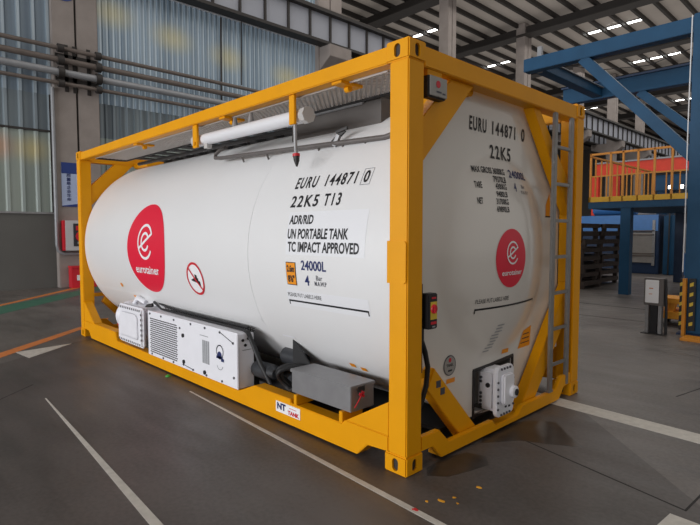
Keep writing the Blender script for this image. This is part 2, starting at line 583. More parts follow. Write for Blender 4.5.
def girder(x, z0, z1, y0, y1, label, name='crane_runway_girder'):
    t = thing(name, (x, (y0 + y1) / 2, z0), label, 'girder')
    MB().box(x - 0.02, x + 0.02, y0, y1, z0 + 0.1, z1 - 0.1).build('web', M['web'], t, 0, angle=0)
    MB().box(x - 0.22, x + 0.22, y0, y1, z0, z0 + 0.10).build('flange', M['purlin'], t)
    MB().box(x - 0.24, x + 0.24, y0, y1, z1 - 0.12, z1).build('flange', M['purlin'], t)
    MB().box(x - 0.04, x + 0.04, y0, y1, z1, z1 + 0.12).build('crane_rail', M['pipedark'], t)
    first = MB().box(x + 0.02, x + 0.10, y0 + 0.5, y0 + 0.57, z0 + 0.1, z1 - 0.12).build('stiffener', M['purlin'], t)
    n = int((y1 - y0 - 0.6) / 0.97)
    for k in range(1, n + 1):
        copy_part(first, (0, 0.97 * k, 0), t)
    return t


girder(-13.0, 8.38, 9.60, -10, 62, 'long dark crane girder with pale web panels along the ribbed wall')
girder(-14.75, 8.30, 9.45, 12.3, 62, 'second crane girder with pale panels behind the columns of the long wall')

# pipes along the wall
PX = WX + 0.42
for z, r, m, lab in ((6.20, 0.055, 'pipedark', 'uppermost of the four pipes along the ribbed wall'),
                     (5.90, 0.075, 'pipedark', 'brown pipe second from the top along the ribbed wall'),
                     (5.59, 0.09, 'pipelight', 'thick pale grey pipe third from the top along the ribbed wall'),
                     (5.31, 0.05, 'pipedark', 'lowest of the four pipes along the ribbed wall')):
    t = thing('wall_pipe', (PX, 3, z), lab, 'pipe', 'pipes along the left wall')
    MB().tube([(PX, -13, z), (PX, 10.8, z)], r, 14).build('pipe', M[m], t)
    for y in (1.70, 2.62):
        MB().tube([(PX, y, z), (PX, y + 0.14, z)], r + 0.05, 14).build('flange', M['purlin'], t)
t = thing('pipe_bracket', (WX + 0.25, 2.2, 5.2), 'dark steel pipe bracket across the twin column', 'bracket')
for z in (6.02, 5.42):
    MB().box(WX + 0.252, WX + 0.275, 1.68, 2.70, z, z + 0.09).build('cross_bar', M['purlin'], t)
for y in (1.90, 2.10, 2.45):
    MB().box(WX + 0.252, WX + 0.275, y, y + 0.09, 5.15, 6.36).build('upright', M['purlin'], t)
dp = MB().tube([(WX + 0.085, 6.62, 8.4), (WX + 0.085, 6.60, 5.0)], 0.03, 10).build('downpipe', M['purlin'])
tag(dp, 'thin black downpipe on the bright ribbed wall above the pipes', 'pipe')
dp = MB().tube([(WX + 0.07, 7.40, 8.5), (WX + 0.07, 7.38, 6.4)], 0.02, 8).build('cable', M['purlin'])
tag(dp, 'thin dark cable hanging beside the black downpipe', 'cable')
cd = MB().tube([(WX + 0.305, 1.58, 5.2), (WX + 0.305, 1.58, 1.15), (WX + 0.305, 1.61, 0.99), (WX + 0.305, 1.72, 0.91), (WX + 0.305, 2.4, 0.90)], 0.045, 10).build('conduit', M['pipelight'])
tag(cd, 'grey conduit beside the twin column bending under the red cabinet', 'conduit')

wmap = lambda x: (lambda u, v: Vector((x, u, v)))
SX = WX + 0.25
t = thing('wall_sign', (SX, 2.1, 2.15), 'blue and white notice board with vertical writing on the twin column', 'sign')
MB().box(SX, SX + 0.02, 1.745, 2.40, 2.15, 3.31).build('board', M['signface'], t)
patch('header_band', rect_rows(1.745, 2.40, 3.02, 3.31), wmap(SX + 0.024), M['signblue'], t, 'dark blue header band')
patch('footer_band', [[(1.745, 2.15), (2.40, 2.15)], [(1.745, 2.17), (2.40, 2.27)]], wmap(SX + 0.024), M['signblue'], t)
for i, ch in enumerate('质量是企业生命'):
    letter('character', ch, (1.86, 1.97, 2.93 - 0.105 * i, 3.02 - 0.105 * i), wmap(SX + 0.025), M['navy'], t, 0.02)
for i, ch in enumerate('安全是  生命线'):
    if ch != ' ':
        letter('character', ch, (2.13, 2.24, 2.93 - 0.105 * i, 3.02 - 0.105 * i), wmap(SX + 0.025), M['navy'], t, 0.02)
t = thing('disc_sign', (SX, 2.0, 7.25), 'round blue sign high on the twin column', 'sign')
MB().lathe([(0, 0), (0, 0.30), (0.02, 0.30), (0.02, 0)], (SX, 1.93, 7.78), 'x', 32).build('plate', M['signblue'], t)
patch('symbol', rect_rows(1.85, 1.90, 7.62, 7.78) , wmap(SX + 0.023), M['decalwhite'], t)
patch('symbol', rect_rows(1.95, 2.0, 7.62, 7.78) , wmap(SX + 0.023), M['decalwhite'], t)
t = thing('hose_cabinet', (SX, 2.0, 0.98), 'white and red fire hose cabinet with a dark window on the twin column', 'cabinet')
MB().box(SX, SX + 0.22, 1.70, 2.46, 0.99, 1.78).build('body', M['signred'], t, 0.01)
MB().box(SX + 0.22, SX + 0.24, 1.74, 2.46, 0.99, 1.78).build('door', M['cabinet'], t, 0.004)
d = MB().box(SX + 0.24, SX + 0.25, 1.93, 2.40, 1.10, 1.70).build('window', M['slot'], t)
MB().lathe([(0, 0), (0, 0.15), (0.015, 0.15), (0.015, 0)], (SX + 0.25, 2.13, 1.36), 'x', 24).build('hose_reel', M['signred'], d)
patch('notice', rect_rows(1.99, 2.30, 1.52, 1.64), wmap(SX + 0.253), M['signred'], d)
patch('notice', rect_rows(2.02, 2.30, 1.16, 1.22), wmap(SX + 0.253), M['hang'], d)
t = thing('extinguisher_box', (-13.1, 2.15, 0), 'red fire extinguisher box standing on the floor under the hose cabinet', 'box')
MB().box(-13.25, -12.95, 1.84, 2.46, 0.0, 0.52).build('body', M['signred'], t, 0.01)
MB().box(-13.26, -12.93, 1.83, 2.47, 0.52, 0.58).build('lid', M['signred'], t, 0.01)
MB().box(-12.95, -12.945, 1.96, 2.35, 0.20, 0.34).build('label_plate', M['decalwhite'], t)

# roof: purlins, rafters, rooflights
x = -28.0
first = None
while x < 8:
    if first is None:
        first = tag(MB().box(x, x + 0.14, -13, 75, HZ - 0.22, HZ - 0.001).build('roof_purlin', M['purlin'], None, 0, angle=0),
                    'dark steel purlin running the length of the hall roof', 'purlin', 'roof purlins')
        x00 = x
    else:
        copy_tree(first, (x - x00, 0, 0))
    x += 1.09
for y, lab in ((2.26, 'roof rafter over the twin column'), (11.4, 'roof rafter above the end of the ribbed wall'),
               (18.8, 'dark roof rafter above the column beside the frame corner'),
               (26.3, 'broad dark roof rafter sloping across behind the blue beam end'),
               (33.9, 'dark roof rafter just above the long blue beam'),
               (40.2, 'dark roof rafter seen between the two blue beams'),
               (46.5, 'dark roof rafter below the second row of rooflights'),
               (54.0, 'farthest dark roof rafter in the hall')):
    t = thing('roof_rafter', (-6, y, HZ - 1.1), lab, 'rafter', 'roof rafters')
    MB().box(-30, 16, y - 0.03, y + 0.03, HZ - 0.72, HZ - 0.22).build('web', M['purlin'], t, 0, angle=0)
    MB().box(-30, 16, y - 0.40, y + 0.40, HZ - 0.78, HZ - 0.72).build('flange', M['purlin'], t, 0, angle=0)


def rooflight_row(x0, n, y, lab, z=HZ - 0.06):
    for k in range(n):
        xa = -28.0 + 0.23 + 1.09 * round((x0 + 28.0 - 0.23) / 1.09 + k)
        t = thing('rooflight', (xa + 0.5, y, z), lab[k], 'rooflight', 'strip rooflights between the purlins')
        MB().box(xa + 0.02, xa + 0.84, y - 0.11, y + 0.11, z - 0.02, z).build('diffuser', M['lamp'], t)
        MB().box(xa - 0.0, xa + 0.86, y - 0.14, y + 0.14, z, z + 0.05).build('frame', M['galv'], t)


def names(n, where):
    return {2: ['left', 'right'], 3: ['left', 'middle', 'right']}[n] and [
        '%s of the %s bright strip rooflights %s' % (q, {2: 'two', 3: 'three'}[n], where) for q in {2: ['left', 'right'], 3: ['left', 'middle', 'right']}[n]]


rooflight_row(-20.1, 3, 19.8, names(3, 'left of the grey column by the frame corner'))
rooflight_row(-18.9, 2, 23.2, names(2, 'just above the frame corner'))
rooflight_row(-19.2, 2, 31.6, names(2, 'left of the blue beam end'))
rooflight_row(-11.45, 3, 30.4, names(3, 'above the long blue beam'))
rooflight_row(-11.8, 3, 38.2, names(3, 'between the two blue beams'))
rooflight_row(-12.4, 2, 52.6, names(2, 'below the second blue beam'))
rooflight_row(-24.5, 2, 21.0, names(2, 'above the crane girder at the top edge'))
rooflight_row(-20.0, 2, 50.0, names(2, 'beyond the far end of the yellow frame'))
rooflight_row(-22.0, 2, 58.0, names(2, 'low beside the distant columns'))

# ================================================================== FLOOR MARKINGS


def mark(name, pts, m, lab, cat='floor marking', h=0.002):
    return tag(MB().prism(pts, 'z', 0.0003, h).build(name, m, None, 0, angle=0), lab, cat)


def strip(p0, p1, wd):
    p0, p1 = Vector(p0), Vector(p1)
    d = (p1 - p0).normalized(); n = Vector((-d.y, d.x)) * wd / 2
    return [tuple(p0 + n), tuple(p1 + n), tuple(p1 - n), tuple(p0 - n)]


mark('floor_coat_shade', [(-4.72, -1.45), (-5.62, -0.2), (-6.0, 2.3), (-0.1, 2.3), (1.5, 0.7), (1.5, -4.5), (-2.4, -4.5)], M['coat'], 'dark coated floor area with painted-in shade, under the tank container', 'floor coating and shade', 0.0004)  # darker coating, with shade on the front floor painted into it
mark('floor_line', [(-2.5, -0.118), (-1.2, -0.163), (1.3, -0.268), (1.3, -0.316), (-1.2, -0.195), (-2.5, -0.130)], M['linewhite'], 'thin worn white line along the near side of the yellow frame')
mark('floor_line', [(-3.20, -1.150), (-0.545, -1.315), (0.6, -1.38), (0.6, -1.32), (-0.545, -1.262), (-3.18, -1.140)], M['linewhite'], 'narrow white line tapering away to the left of the frame')
mark('floor_line', strip((-0.35, 2.075), (2.6, 1.86), 0.20), M['linewhite'], 'broad white line running right from the far end corner of the frame')
mark('floor_line', strip((1.20, 0.60), (2.6, 0.50), 0.20), M['linewhite'], 'short white line at the lower right corner of the floor')
mark('floor_line', [(-5.054, -1.579), (-7.366, 0.824), (-7.114, 0.731), (-4.74, -1.621)], M['lineorange'], 'orange floor line passing the far left foot of the frame')
mark('floor_line', strip((-13.0, 0.62), (-11.2, 0.03), 0.01) if False else [(-13.2, 2.0), (-12.9, 2.0), (-10.2, -0.35), (-10.35, -0.38)], M['lineorange'], 'thin orange floor line near the foot of the wall')
mark('floor_band', [(-13.4, 2.9), (-12.2, 2.4), (-8.6, -0.9), (-9.9, -0.6)], M['linegreen'], 'green painted floor band between the orange lines')
mark('floor_arrow', [(-5.45, -0.93), (-5.0, -0.88), (-5.53, -0.27)], M['linewhite'], 'white triangular mark on the floor at the far left foot')
for p0, p1, lab, wd in (((0.0, 1.10), (1.26, 0.79), 'dark floor joint in front of the end of the frame', 0.012),
                    ((1.255, 0.79), (1.30, 1.6), 'short dark floor joint at the right edge', 0.012),
                    ((-4.6, 8.75), (1.0, 8.45), 'dark floor joint by the foot of the blue post', 0.05),
                    ((-3.2, 7.05), (0.2, 7.04), 'dark floor joint behind the control pedestal', 0.03),
                    ((-3.75, -1.12), (-2.6, -2.3), 'faint dark floor joint at the lower left', 0.012),
                    ((0.66, 2.95), (0.9, 4.2), 'faint floor joint right of the broad white line', 0.012)):
    mark('floor_joint', strip(p0, p1, wd), M['groove'], lab, 'floor joint', 0.001)


def blob(cx, cy, rx, ry, n=26, jit=0.25, seed=1, rot=0.0):
    rnd = random.Random(seed)
    out = []
    for k in range(n):
        a = 2 * PI * k / n
        r = 1 + rnd.uniform(-jit, jit)
        u, v = rx * r * math.cos(a), ry * r * math.sin(a)
        out.append((cx + u * math.cos(rot) - v * math.sin(rot), cy + u * math.sin(rot) + v * math.cos(rot)))
    return out


pd = mark('puddle', [(0.02, 0.78), (0.18, 1.02), (0.33, 1.10), (0.50, 1.20), (0.55, 1.23), (0.48, 1.28), (0.38, 1.36), (0.28, 1.47), (0.20, 1.55), (0.10, 1.50), (0.02, 1.40), (-0.05, 1.20), (-0.05, 0.95)],
          M['wet'], 'dark wet patch on the floor below the tank outlet', 'puddle', 0.0012)
mark('puddle', [(0.06, 0.12), (0.16, 0.2), (0.20, 0.34), (0.24, 0.52), (0.16, 0.62), (0.04, 0.58), (-0.02, 0.4), (0.0, 0.2)], M['wet'], 'small damp patch on the floor at the near foot of the frame', 'puddle', 0.0012)
for k, (px_, py_, s_) in enumerate(((0.36, 0.22, 0.018), (0.33, 0.02, 0.012), (0.30, -0.06, 0.02), (0.38, -0.02, 0.010), (0.25, -0.12, 0.012))):
    mark('paint_flake', blob(px_, py_, s_ * 0.9, s_ * 0.6, 9, 0.4, k), M['debris'],
         'yellow paint flake on the floor by the near foot of the frame', 'flake', 0.003)['group'] = 'paint flakes on the floor'
mark('paint_flake', blob(0.262, -0.235, 0.02, 0.014, 9, 0.3, 9), M['signred'], 'dark red paint fleck on the thin white line', 'flake', 0.003)
g = tag(MB().lathe([(0, 0), (0, 0.028), (0.01, 0.026), (0.014, 0.012), (0.02, 0.010), (0.02, 0)], (-3.12, -0.05, 0), 'z', 14).build('plastic_cap', M['green']), 'small green cap on the floor under the long yellow rail', 'cap')

# ================================================================== THE TANK CONTAINER
L_, Wd, Ht = 6.058, 2.438, 2.591
CY, CZ = 1.219, 1.29
RA, RB = 1.2, 1.191
XS = -1.72
T = thing('tank_container', (-3.029, 1.219, 0), 'white tank in a yellow open frame, standing on the grey hall floor', 'tank container')


def side_r(x):
    return RA if x > XS else RB


def side(eps):
    def f(u, v):
        R = side_r(u)
        th = v / R
        return Vector((u, CY - (R + eps) * math.cos(th), CZ + (R + eps) * math.sin(th)))
    return f


def end_x(r):
    if r < 0.72:
        return -0.02 - (2.29 - math.sqrt(2.29 ** 2 - r * r))
    if r < 0.80:     # rolled edge of the dome
        a = end_x(0.7199)
        k = (r - 0.72) / 0.08
        return a + (-0.15 - a) * (k * (2 - k))
    return -0.15


def end(eps):
    return lambda u, v: Vector((end_x(math.hypot(u - CY, v - CZ)) + eps, u, v))


# frame ------------------------------------------------------------
def casting(x0, y0, z0, name='corner_casting'):
    a = MB().box(x0, x0 + 0.178, y0, y0 + 0.162, z0, z0 + 0.118)
    bmesh.ops.bevel(a.bm, geom=list(a.bm.edges), offset=0.008, segments=2, affect='EDGES')
    c = MB()
    cx, cy, cz = x0 + 0.089, y0 + 0.081, z0 + 0.057

    def oval(w_, h_):
        out = []
        for k in range(24):
            t_ = 2 * PI * k / 24
            out.append((w_ / 2 * math.cos(t_), (h_ / 2 - w_ / 2) * (1 if math.sin(t_) >= 0 else -1) + w_ / 2 * math.sin(t_)))
        return out
    ov = oval(0.048, 0.078)
    c.prism([(cx + u, cz + v) for u, v in ov], 'y', y0 - 0.02, y0 + 0.19)
    me = cut(a, c)
    b = MB(); b.bm.from_mesh(me)
    c2 = MB().prism([(cy + u, cz + v) for u, v in ov], 'x', x0 - 0.02, x0 + 0.2)
    me = cut(b, c2)
    b = MB(); b.bm.from_mesh(me)
    c3 = MB().prism([(cx + v * 1.4, cy + u * 1.2) for u, v in ov], 'z', z0 - 0.02, z0 + 0.14)
    me = cut(b, c3)
    o = link_mesh(name, me, M['yellow'], T, 30)
    MB().box(x0 + 0.016, x0 + 0.162, y0 + 0.016, y0 + 0.146, z0 + 0.016, z0 + 0.102).build('cavity_shade', M['purlin'], o)  # dark block filling the casting, stands in for the shade inside its holes
    return o


c0 = casting(-0.178, 0, 0)
for dx in (0, -L_ + 0.178):
    for dy in (0, Wd - 0.162):
        for dz in (0, Ht - 0.118):
            if dx or dy or dz:
                copy_part(c0, (dx, dy, dz), T)
p0 = MB().box(-0.15, -0.004, 0.004, 0.149, 0.118, Ht - 0.118).build('corner_post', M['yellow'], T, 0.007)
for dx in (0, -L_ + 0.154):
    for dy in (0, Wd - 0.153):
        if dx or dy:
            copy_part(p0, (dx, dy, 0), T)
MB().prism([(-0.16, 1.165), (-0.025, 1.165), (-0.010, 1.18), (-0.010, 1.405), (-0.022, 1.42), (-0.16, 1.42)], 'y', -0.004, 0.006).build('doubler_plate', M['yellow'], T, 0.002)

# side rails
r0 = MB().box(-L_ + 0.17, -0.17, 0.006, 0.10, 2.472, 2.572).build('top_side_rail', M['yellow'], T, 0.006)
copy_part(r0, (0, Wd - 0.106, 0), T)
railp = [(-0.15, 0.118), (-0.33, 0.105), (-0.425, 0.015), (-5.633, 0.015), (-5.728, 0.105), (-5.908, 0.118), (-5.908, 0.23),
         (-4.72, 0.23), (-4.66, 0.125), (-1.85, 0.125), (-1.63, 0.215), (-1.14, 0.215), (-1.13, 0.185), (-0.57, 0.185), (-0.54, 0.215), (-0.15, 0.215)]
r0 = MB().prism(railp, 'y', 0.004, 0.115).build('bottom_side_rail', M['yellow'], T, 0.005)
copy_part(r0, (0, Wd - 0.119, 0), T)
gp = MB().prism([(-0.148, 0.216), (-0.148, 0.43), (-0.53, 0.216)], 'y', 0.006, 0.112).build('gusset', M['yellow'], T, 0.004)
gq = MB().prism([(-5.91, 0.231), (-5.91, 0.50), (-5.86, 0.48), (-5.50, 0.231)], 'y', 0.006, 0.112).build('gusset', M['yellow'], T, 0.004)
for q in (gp, gq):
    copy_part(q, (0, Wd - 0.118, 0), T)
for xa in (-1.10, -0.60):
    MB().box(xa, xa + 0.035, 0.004, 0.20, 0.186, 0.262).build('box_bracket', M['yellow'], T, 0.003)

# end rails and braces (near end, then the far end mirrored)


def mx(x, far):
    return -L_ - x if far else x


for far in (False, True):
    a, b = sorted((mx(-0.006, far), mx(-0.12, far)))
    MB().box(a, b, 0.155, Wd - 0.155, 2.452, 2.572).build('top_end_rail', M['yellow'], T, 0.006)
    MB().prism([(0.149, 0.118), (0.27, 0.115), (0.365, 0.018), (2.055, 0.018), (2.15, 0.112), (2.289, 0.118), (2.289, 0.215), (2.10, 0.215), (1.99, 0.118),
                (1.41, 0.118), (1.34, 0.060), (1.02, 0.060), (0.98, 0.105), (0.44, 0.105), (0.335, 0.208), (0.149, 0.208)], 'x', *sorted((mx(-0.006, far), mx(-0.045, far)))).build('bottom_end_rail', M['yellow'], T, 0.005)
    MB().box(*sorted((mx(-0.045, far), mx(-0.12, far))), 0.37, 2.05, 0.018, 0.04).build('bottom_flange', M['yellow'], T)
    a, b = sorted((mx(-0.05, far), mx(-0.135, far)))
    for pl in ([(0.149, 1.85), (0.149, 2.126), (0.485, 2.455), (0.745, 2.455)],
               [(1.57, 2.455), (1.69, 2.455), (2.289, 1.88), (2.289, 1.62), (1.95, 2.0)],
               [(0.335, 0.60), (0.262, 0.47), (0.665, 0.042), (0.875, 0.042)],
               [(1.50, 0.12), (2.0, 0.71), (2.289, 1.03), (2.289, 0.74), (1.72, 0.12), (1.64, 0.045), (1.44, 0.045)]):
        MB().prism(pl, 'x', a, b).build('diagonal_brace', M['yellow'], T, 0.005)
    a, b = sorted((mx(-0.06, far), mx(-0.10, far)))
    MB().box(a, b, 0.149, 0.335, 0.55, 0.60).build('brace_strap', M['yellow'], T, 0.003)
    a, b = sorted((mx(-0.12, far), mx(-0.58, far)))
    MB().tube([(a, 0.80, 2.455), (b, 0.80, 2.455)], 0.045, 14).build('saddle_tube', M['yellow'], T)

# tank shell ---------------------------------------------------------
prof = [(-6.0, 0.0)]
for k in range(1, 15):
    r = 1.10 * k / 14
    prof.append((-6.0 + (7.0 - math.sqrt(7.0 ** 2 - r * r)), r))
xe = prof[-1][0]
for k in range(1, 9):
    t = PI / 2 * k / 8
    prof.append((xe + 0.05 * (1 - math.cos(t)), 1.10 + (RB - 1.10) * math.sin(t)))
prof += [(XS - 0.02, RB), (XS - 0.02, RB - 0.012), (XS, RB - 0.012), (XS, RA), (-0.165, RA), (-0.165, RA - 0.02), (-0.335, RA - 0.02), (-0.335, 0)]
tank = MB().lathe(prof, (0, CY, CZ), 'x', 160).build('tank_shell', M['white'], T, 0, angle=30)
octo = [(0.155, 1.99), (0.655, 2.49), (1.60, 2.49), (2.283, 1.75), (2.283, 0.90), (1.60, 0.112), (0.80, 0.112), (0.155, 0.75)]
endm = MB().prism(octo, 'x', -0.18, -0.15)
cutter = MB().prism([(0.94, 0.10), (1.50, 0.10), (1.50, 0.455), (1.46, 0.475), (1.30, 0.455), (1.15, 0.45), (1.00, 0.46), (0.94, 0.44)], 'x', -0.31, 0.1)
b = MB(); b.bm.from_mesh(cut(endm, cutter))
prof = [(-0.16, 0), (-0.16, 0.80)] + [(end_x(r), r) for r in (0.80, 0.785, 0.77, 0.755, 0.74, 0.72)] + [(end_x(0.7 * k / 14), 0.7 * k / 14) for k in range(14, -1, -1)]
b.lathe(prof, (0, CY, CZ), 'x', 128)
endo = b.build('end_cladding', M['whitegloss'], T, 0, angle=30, label='slightly domed glossy white tank end')
# joints and small fittings of the cladding
rows_ = [[(-5.80, v), (XS - 0.03, v)] for v in (-0.60, -0.57)]
patch('cladding_seam', rows_, side(0.003), M['white'], tank)

# lettering on the side
sd = side(0.0025)
sdt = side(0.004)
letter('lettering', 'EURU', (-1.235, -0.985, 0.524, 0.624), sd, M['black'], tank, 0.022)
letter('lettering', '144871', (-0.89, -0.575, 0.524, 0.624), sd, M['black'], tank, 0.022)
letter('lettering', '0', (-0.505, -0.455, 0.526, 0.622), sd, M['black'], tank, 0.022)
bmz = [(-0.523, -0.520, 0.510, 0.637), (-0.437, -0.434, 0.510, 0.637), (-0.523, -0.434, 0.510, 0.513), (-0.523, -0.434, 0.634, 0.637)]
for q in bmz:
    patch('check_digit_box', rect_rows(*q, 1, 3), sd, M['greytext'], tank)
letter('lettering', '22K5', (-1.222, -0.905, 0.371, 0.466), sd, M['black'], tank, 0.022)
letter('lettering', 'T13', (-0.845, -0.668, 0.371, 0.466), sd, M['black'], tank, 0.022)
patch('text_backing', rect_rows(-1.205, -0.37, 0.015, 0.335, 1, 6), side(0.0012), M['backing'], tank)
patch('text_backing', rect_rows(-1.235, -0.365, -0.385, -0.255, 1, 4), side(0.0012), M['backing'], tank)
letter('lettering', 'ADR/RID', (-1.19, -0.913, 0.240, 0.310), sd, M['black'], tank, 0.03)
letter('lettering', 'UN PORTABLE TANK', (-1.19, -0.532, 0.132, 0.208), sd, M['black'], tank, 0.03)
letter('lettering', 'TC IMPACT APPROVED', (-1.18, -0.422, 0.036, 0.112), sd, M['black'], tank, 0.03)
patch('height_plate', rect_rows(-1.205, -1.087, -0.213, -0.040, 1, 4), sd, M['black'], tank, 'orange height plate with a black border')
pl = patch('height_plate', rect_rows(-1.199, -1.093, -0.207, -0.046, 1, 4), sdt, M['orange'], tank, 'orange height plate')
letter('height_figures', '2.6m', (-1.190, -1.103, -0.115, -0.062), side(0.0055), M['black'], tank, 0.04)
letter('height_figures', '8\'6"', (-1.185, -1.106, -0.192, -0.137), side(0.0055), M['black'], tank, 0.04)
letter('capacity_lettering', '24000L', (-1.023, -0.747, -0.094, -0.022), sd, M['navy'], tank, 0.02)
letter('capacity_lettering', '4', (-0.99, -0.94, -0.205, -0.130), sd, M['navy'], tank, 0.02)
letter('capacity_lettering', 'Bar', (-0.86, -0.793, -0.160, -0.125), sd, M['greytext'], tank, 0.0)
letter('capacity_lettering', 'M.A.W.P', (-0.882, -0.755, -0.200, -0.168), sd, M['greytext'], tank, 0.01)
letter('label_note', 'PLEASE PUT LABELS HERE', (-1.22, -0.832, -0.304, -0.274), sd, M['black'], tank, 0.0)
patch('label_line', rect_rows(-1.225, -0.375, -0.346, -0.332), sd, M['black'], tank)
patch('label_line', rect_rows(-1.225, -1.214, -0.370, -0.346), sd, M['black'], tank)
patch('label_line', rect_rows(-0.386, -0.375, -0.370, -0.346), sd, M['black'], tank)

# round red emblems


def emblem(parent, cu, cv, R, f1, f2, s, eu, ev, txt):
    d = patch('emblem_disc', disc_rows(cu, cv, 0.0001, R, 72, 8), f1, M['red'], parent, 'round red emblem disc')
    # the looped letter: two concentric open rings joined by a slanting bar
    bw = 0.030 * s / 0.2
    patch('emblem_stroke', disc_rows(eu, ev, s - bw, s, 48, 1, math.radians(28), math.radians(328)), f2, M['decalwhite'], parent)
    patch('emblem_stroke', disc_rows(eu, ev, 0.55 * s - bw, 0.55 * s, 40, 1, math.radians(22), math.radians(335)), f2, M['decalwhite'], parent)
    a, b = math.radians(205), math.radians(28)
    p, q = Vector((eu + s * math.cos(a), ev + s * math.sin(a))), Vector((eu + s * math.cos(b), ev + s * math.sin(b)))
    nrm = Vector((-(q - p).y, (q - p).x)).normalized() * bw / 2
    patch('emblem_stroke', [[tuple(p.lerp(q, k / 8) - nrm) for k in range(9)], [tuple(p.lerp(q, k / 8) + nrm) for k in range(9)]], f2, M['decalwhite'], parent)
    letter('emblem_name', 'eurotainer', txt, f2, M['decalwhite'], parent, 0.015)


emblem(tank, -3.82, 0.0, 0.508, side(0.003), side(0.006), 0.20, -3.815, 0.075, (-4.13, -3.51, -0.285, -0.195))
emblem(endo, 1.24, 1.277, 0.22, end(0.003), end(0.006), 0.088, 1.242, 1.318, (1.10, 1.392, 1.150, 1.188))

# no fork lift sign
patch('warning_sign', disc_rows(-2.71, -0.272, 0.142, 0.166, 48, 1), side(0.004), M['signred'], tank, 'red ring of the no lifting sign')
patch('warning_sign', disc_rows(-2.71, -0.272, 0.0001, 0.143, 40, 3), side(0.002), M['decalwhite'], tank)
patch('warning_symbol', [[(-2.79, -0.292), (-2.72, -0.305), (-2.65, -0.315)], [(-2.79, -0.282), (-2.72, -0.262), (-2.65, -0.262)]], side(0.004), M['black'], tank)
patch('warning_symbol', [[(-2.705, -0.262), (-2.665, -0.262)], [(-2.71, -0.225), (-2.67, -0.232)]], side(0.004), M['black'], tank)
patch('warning_symbol', [[(-2.655, -0.345), (-2.625, -0.345)], [(-2.655, -0.29), (-2.625, -0.29)]], side(0.004), M['black'], tank)
patch('warning_bar', [[(-2.826 + 0.215 * k / 8, -0.170 - 0.215 * k / 8) for k in range(9)], [(-2.812 + 0.215 * k / 8, -0.156 - 0.215 * k / 8) for k in range(9)]], side(0.0055), M['signred'], tank)

# small stickers and openings on the lower side
for q in ((-4.83, -4.77, -0.52, -0.47), (-4.58, -4.46, -0.66, -0.625), (-0.825, -0.77, -0.905, -0.865), (-0.72, -0.665, -0.925, -0.885)):
    patch('orange_sticker', rect_rows(*q), side(0.004), M['orange'], tank, 'small orange sticker')
patch('earth_label', rect_rows(-1.52, -1.36, -0.715, -0.70), side(0.003), M['whitebox'], tank)
MB().prism([(-1.41, 0.6), (-1.412, 0.359), (-1.168, 0.406), (-1.242, 0.472), (-1.331, 0.555)], 'y', 0.238, 0.25).build('rubber_flap', M['darkrub'], T, label='black rubber flap under the tank')

# lettering on the end
ed = end(0.003)
letter('lettering', 'EURU', (0.842, 1.062, 2.195, 2.295), ed, M['black'], endo, 0.022)
letter('lettering', '144871', (1.143, 1.482, 2.197, 2.297), ed, M['black'], endo, 0.022)
letter('lettering', '0', (1.575, 1.628, 2.197, 2.300), ed, M['black'], endo, 0.022)
letter('lettering', '22K5', (1.108, 1.412, 2.018, 2.122), ed, M['black'], endo, 0.022)
letter('weight_lettering', 'MAX GROSS 36000KG', (0.855, 1.252, 1.900, 1.948), ed, M['black'], endo, 0.02)
letter('weight_lettering', '79370LB', (1.078, 1.248, 1.838, 1.886), ed, M['black'], endo, 0.02)
letter('weight_lettering', 'TARE', (0.852, 0.932, 1.787, 1.834), ed, M['black'], endo, 0.02)
letter('weight_lettering', '4300KG', (1.090, 1.238, 1.787, 1.832), ed, M['black'], endo, 0.02)
letter('weight_lettering', '9480LB', (1.085, 1.232, 1.730, 1.774), ed, M['black'], endo, 0.02)
letter('weight_lettering', 'NET', (0.855, 0.915, 1.672, 1.718), ed, M['black'], endo, 0.02)
letter('weight_lettering', '31700KG', (1.070, 1.232, 1.675, 1.719), ed, M['black'], endo, 0.02)
letter('weight_lettering', '69890LB', (1.065, 1.228, 1.618, 1.662), ed, M['black'], endo, 0.02)
letter('capacity_lettering', '24000L', (1.312, 1.640, 1.888, 1.950), ed, M['navy'], endo, 0.02)
letter('capacity_lettering', '4', (1.362, 1.402, 1.785, 1.852), ed, M['navy'], endo, 0.02)
letter('capacity_lettering', 'Bar', (1.500, 1.570, 1.815, 1.845), ed, M['greytext'], endo, 0.0)
letter('capacity_lettering', 'M.A.W.P', (1.478, 1.628, 1.772, 1.800), ed, M['greytext'], endo, 0.0)
letter('label_note', 'PLEASE PUT LABELS HERE', (0.832, 1.232, 0.962, 0.994), ed, M['black'], endo, 0.0)
patch('label_line', rect_rows(0.832, 1.75, 0.912, 0.926, 16, 1), ed, M['black'], endo)
patch('label_line', rect_rows(0.832, 0.843, 0.890, 0.912), ed, M['black'], endo)
patch('label_line', rect_rows(1.739, 1.75, 0.895, 0.912), ed, M['black'], endo)
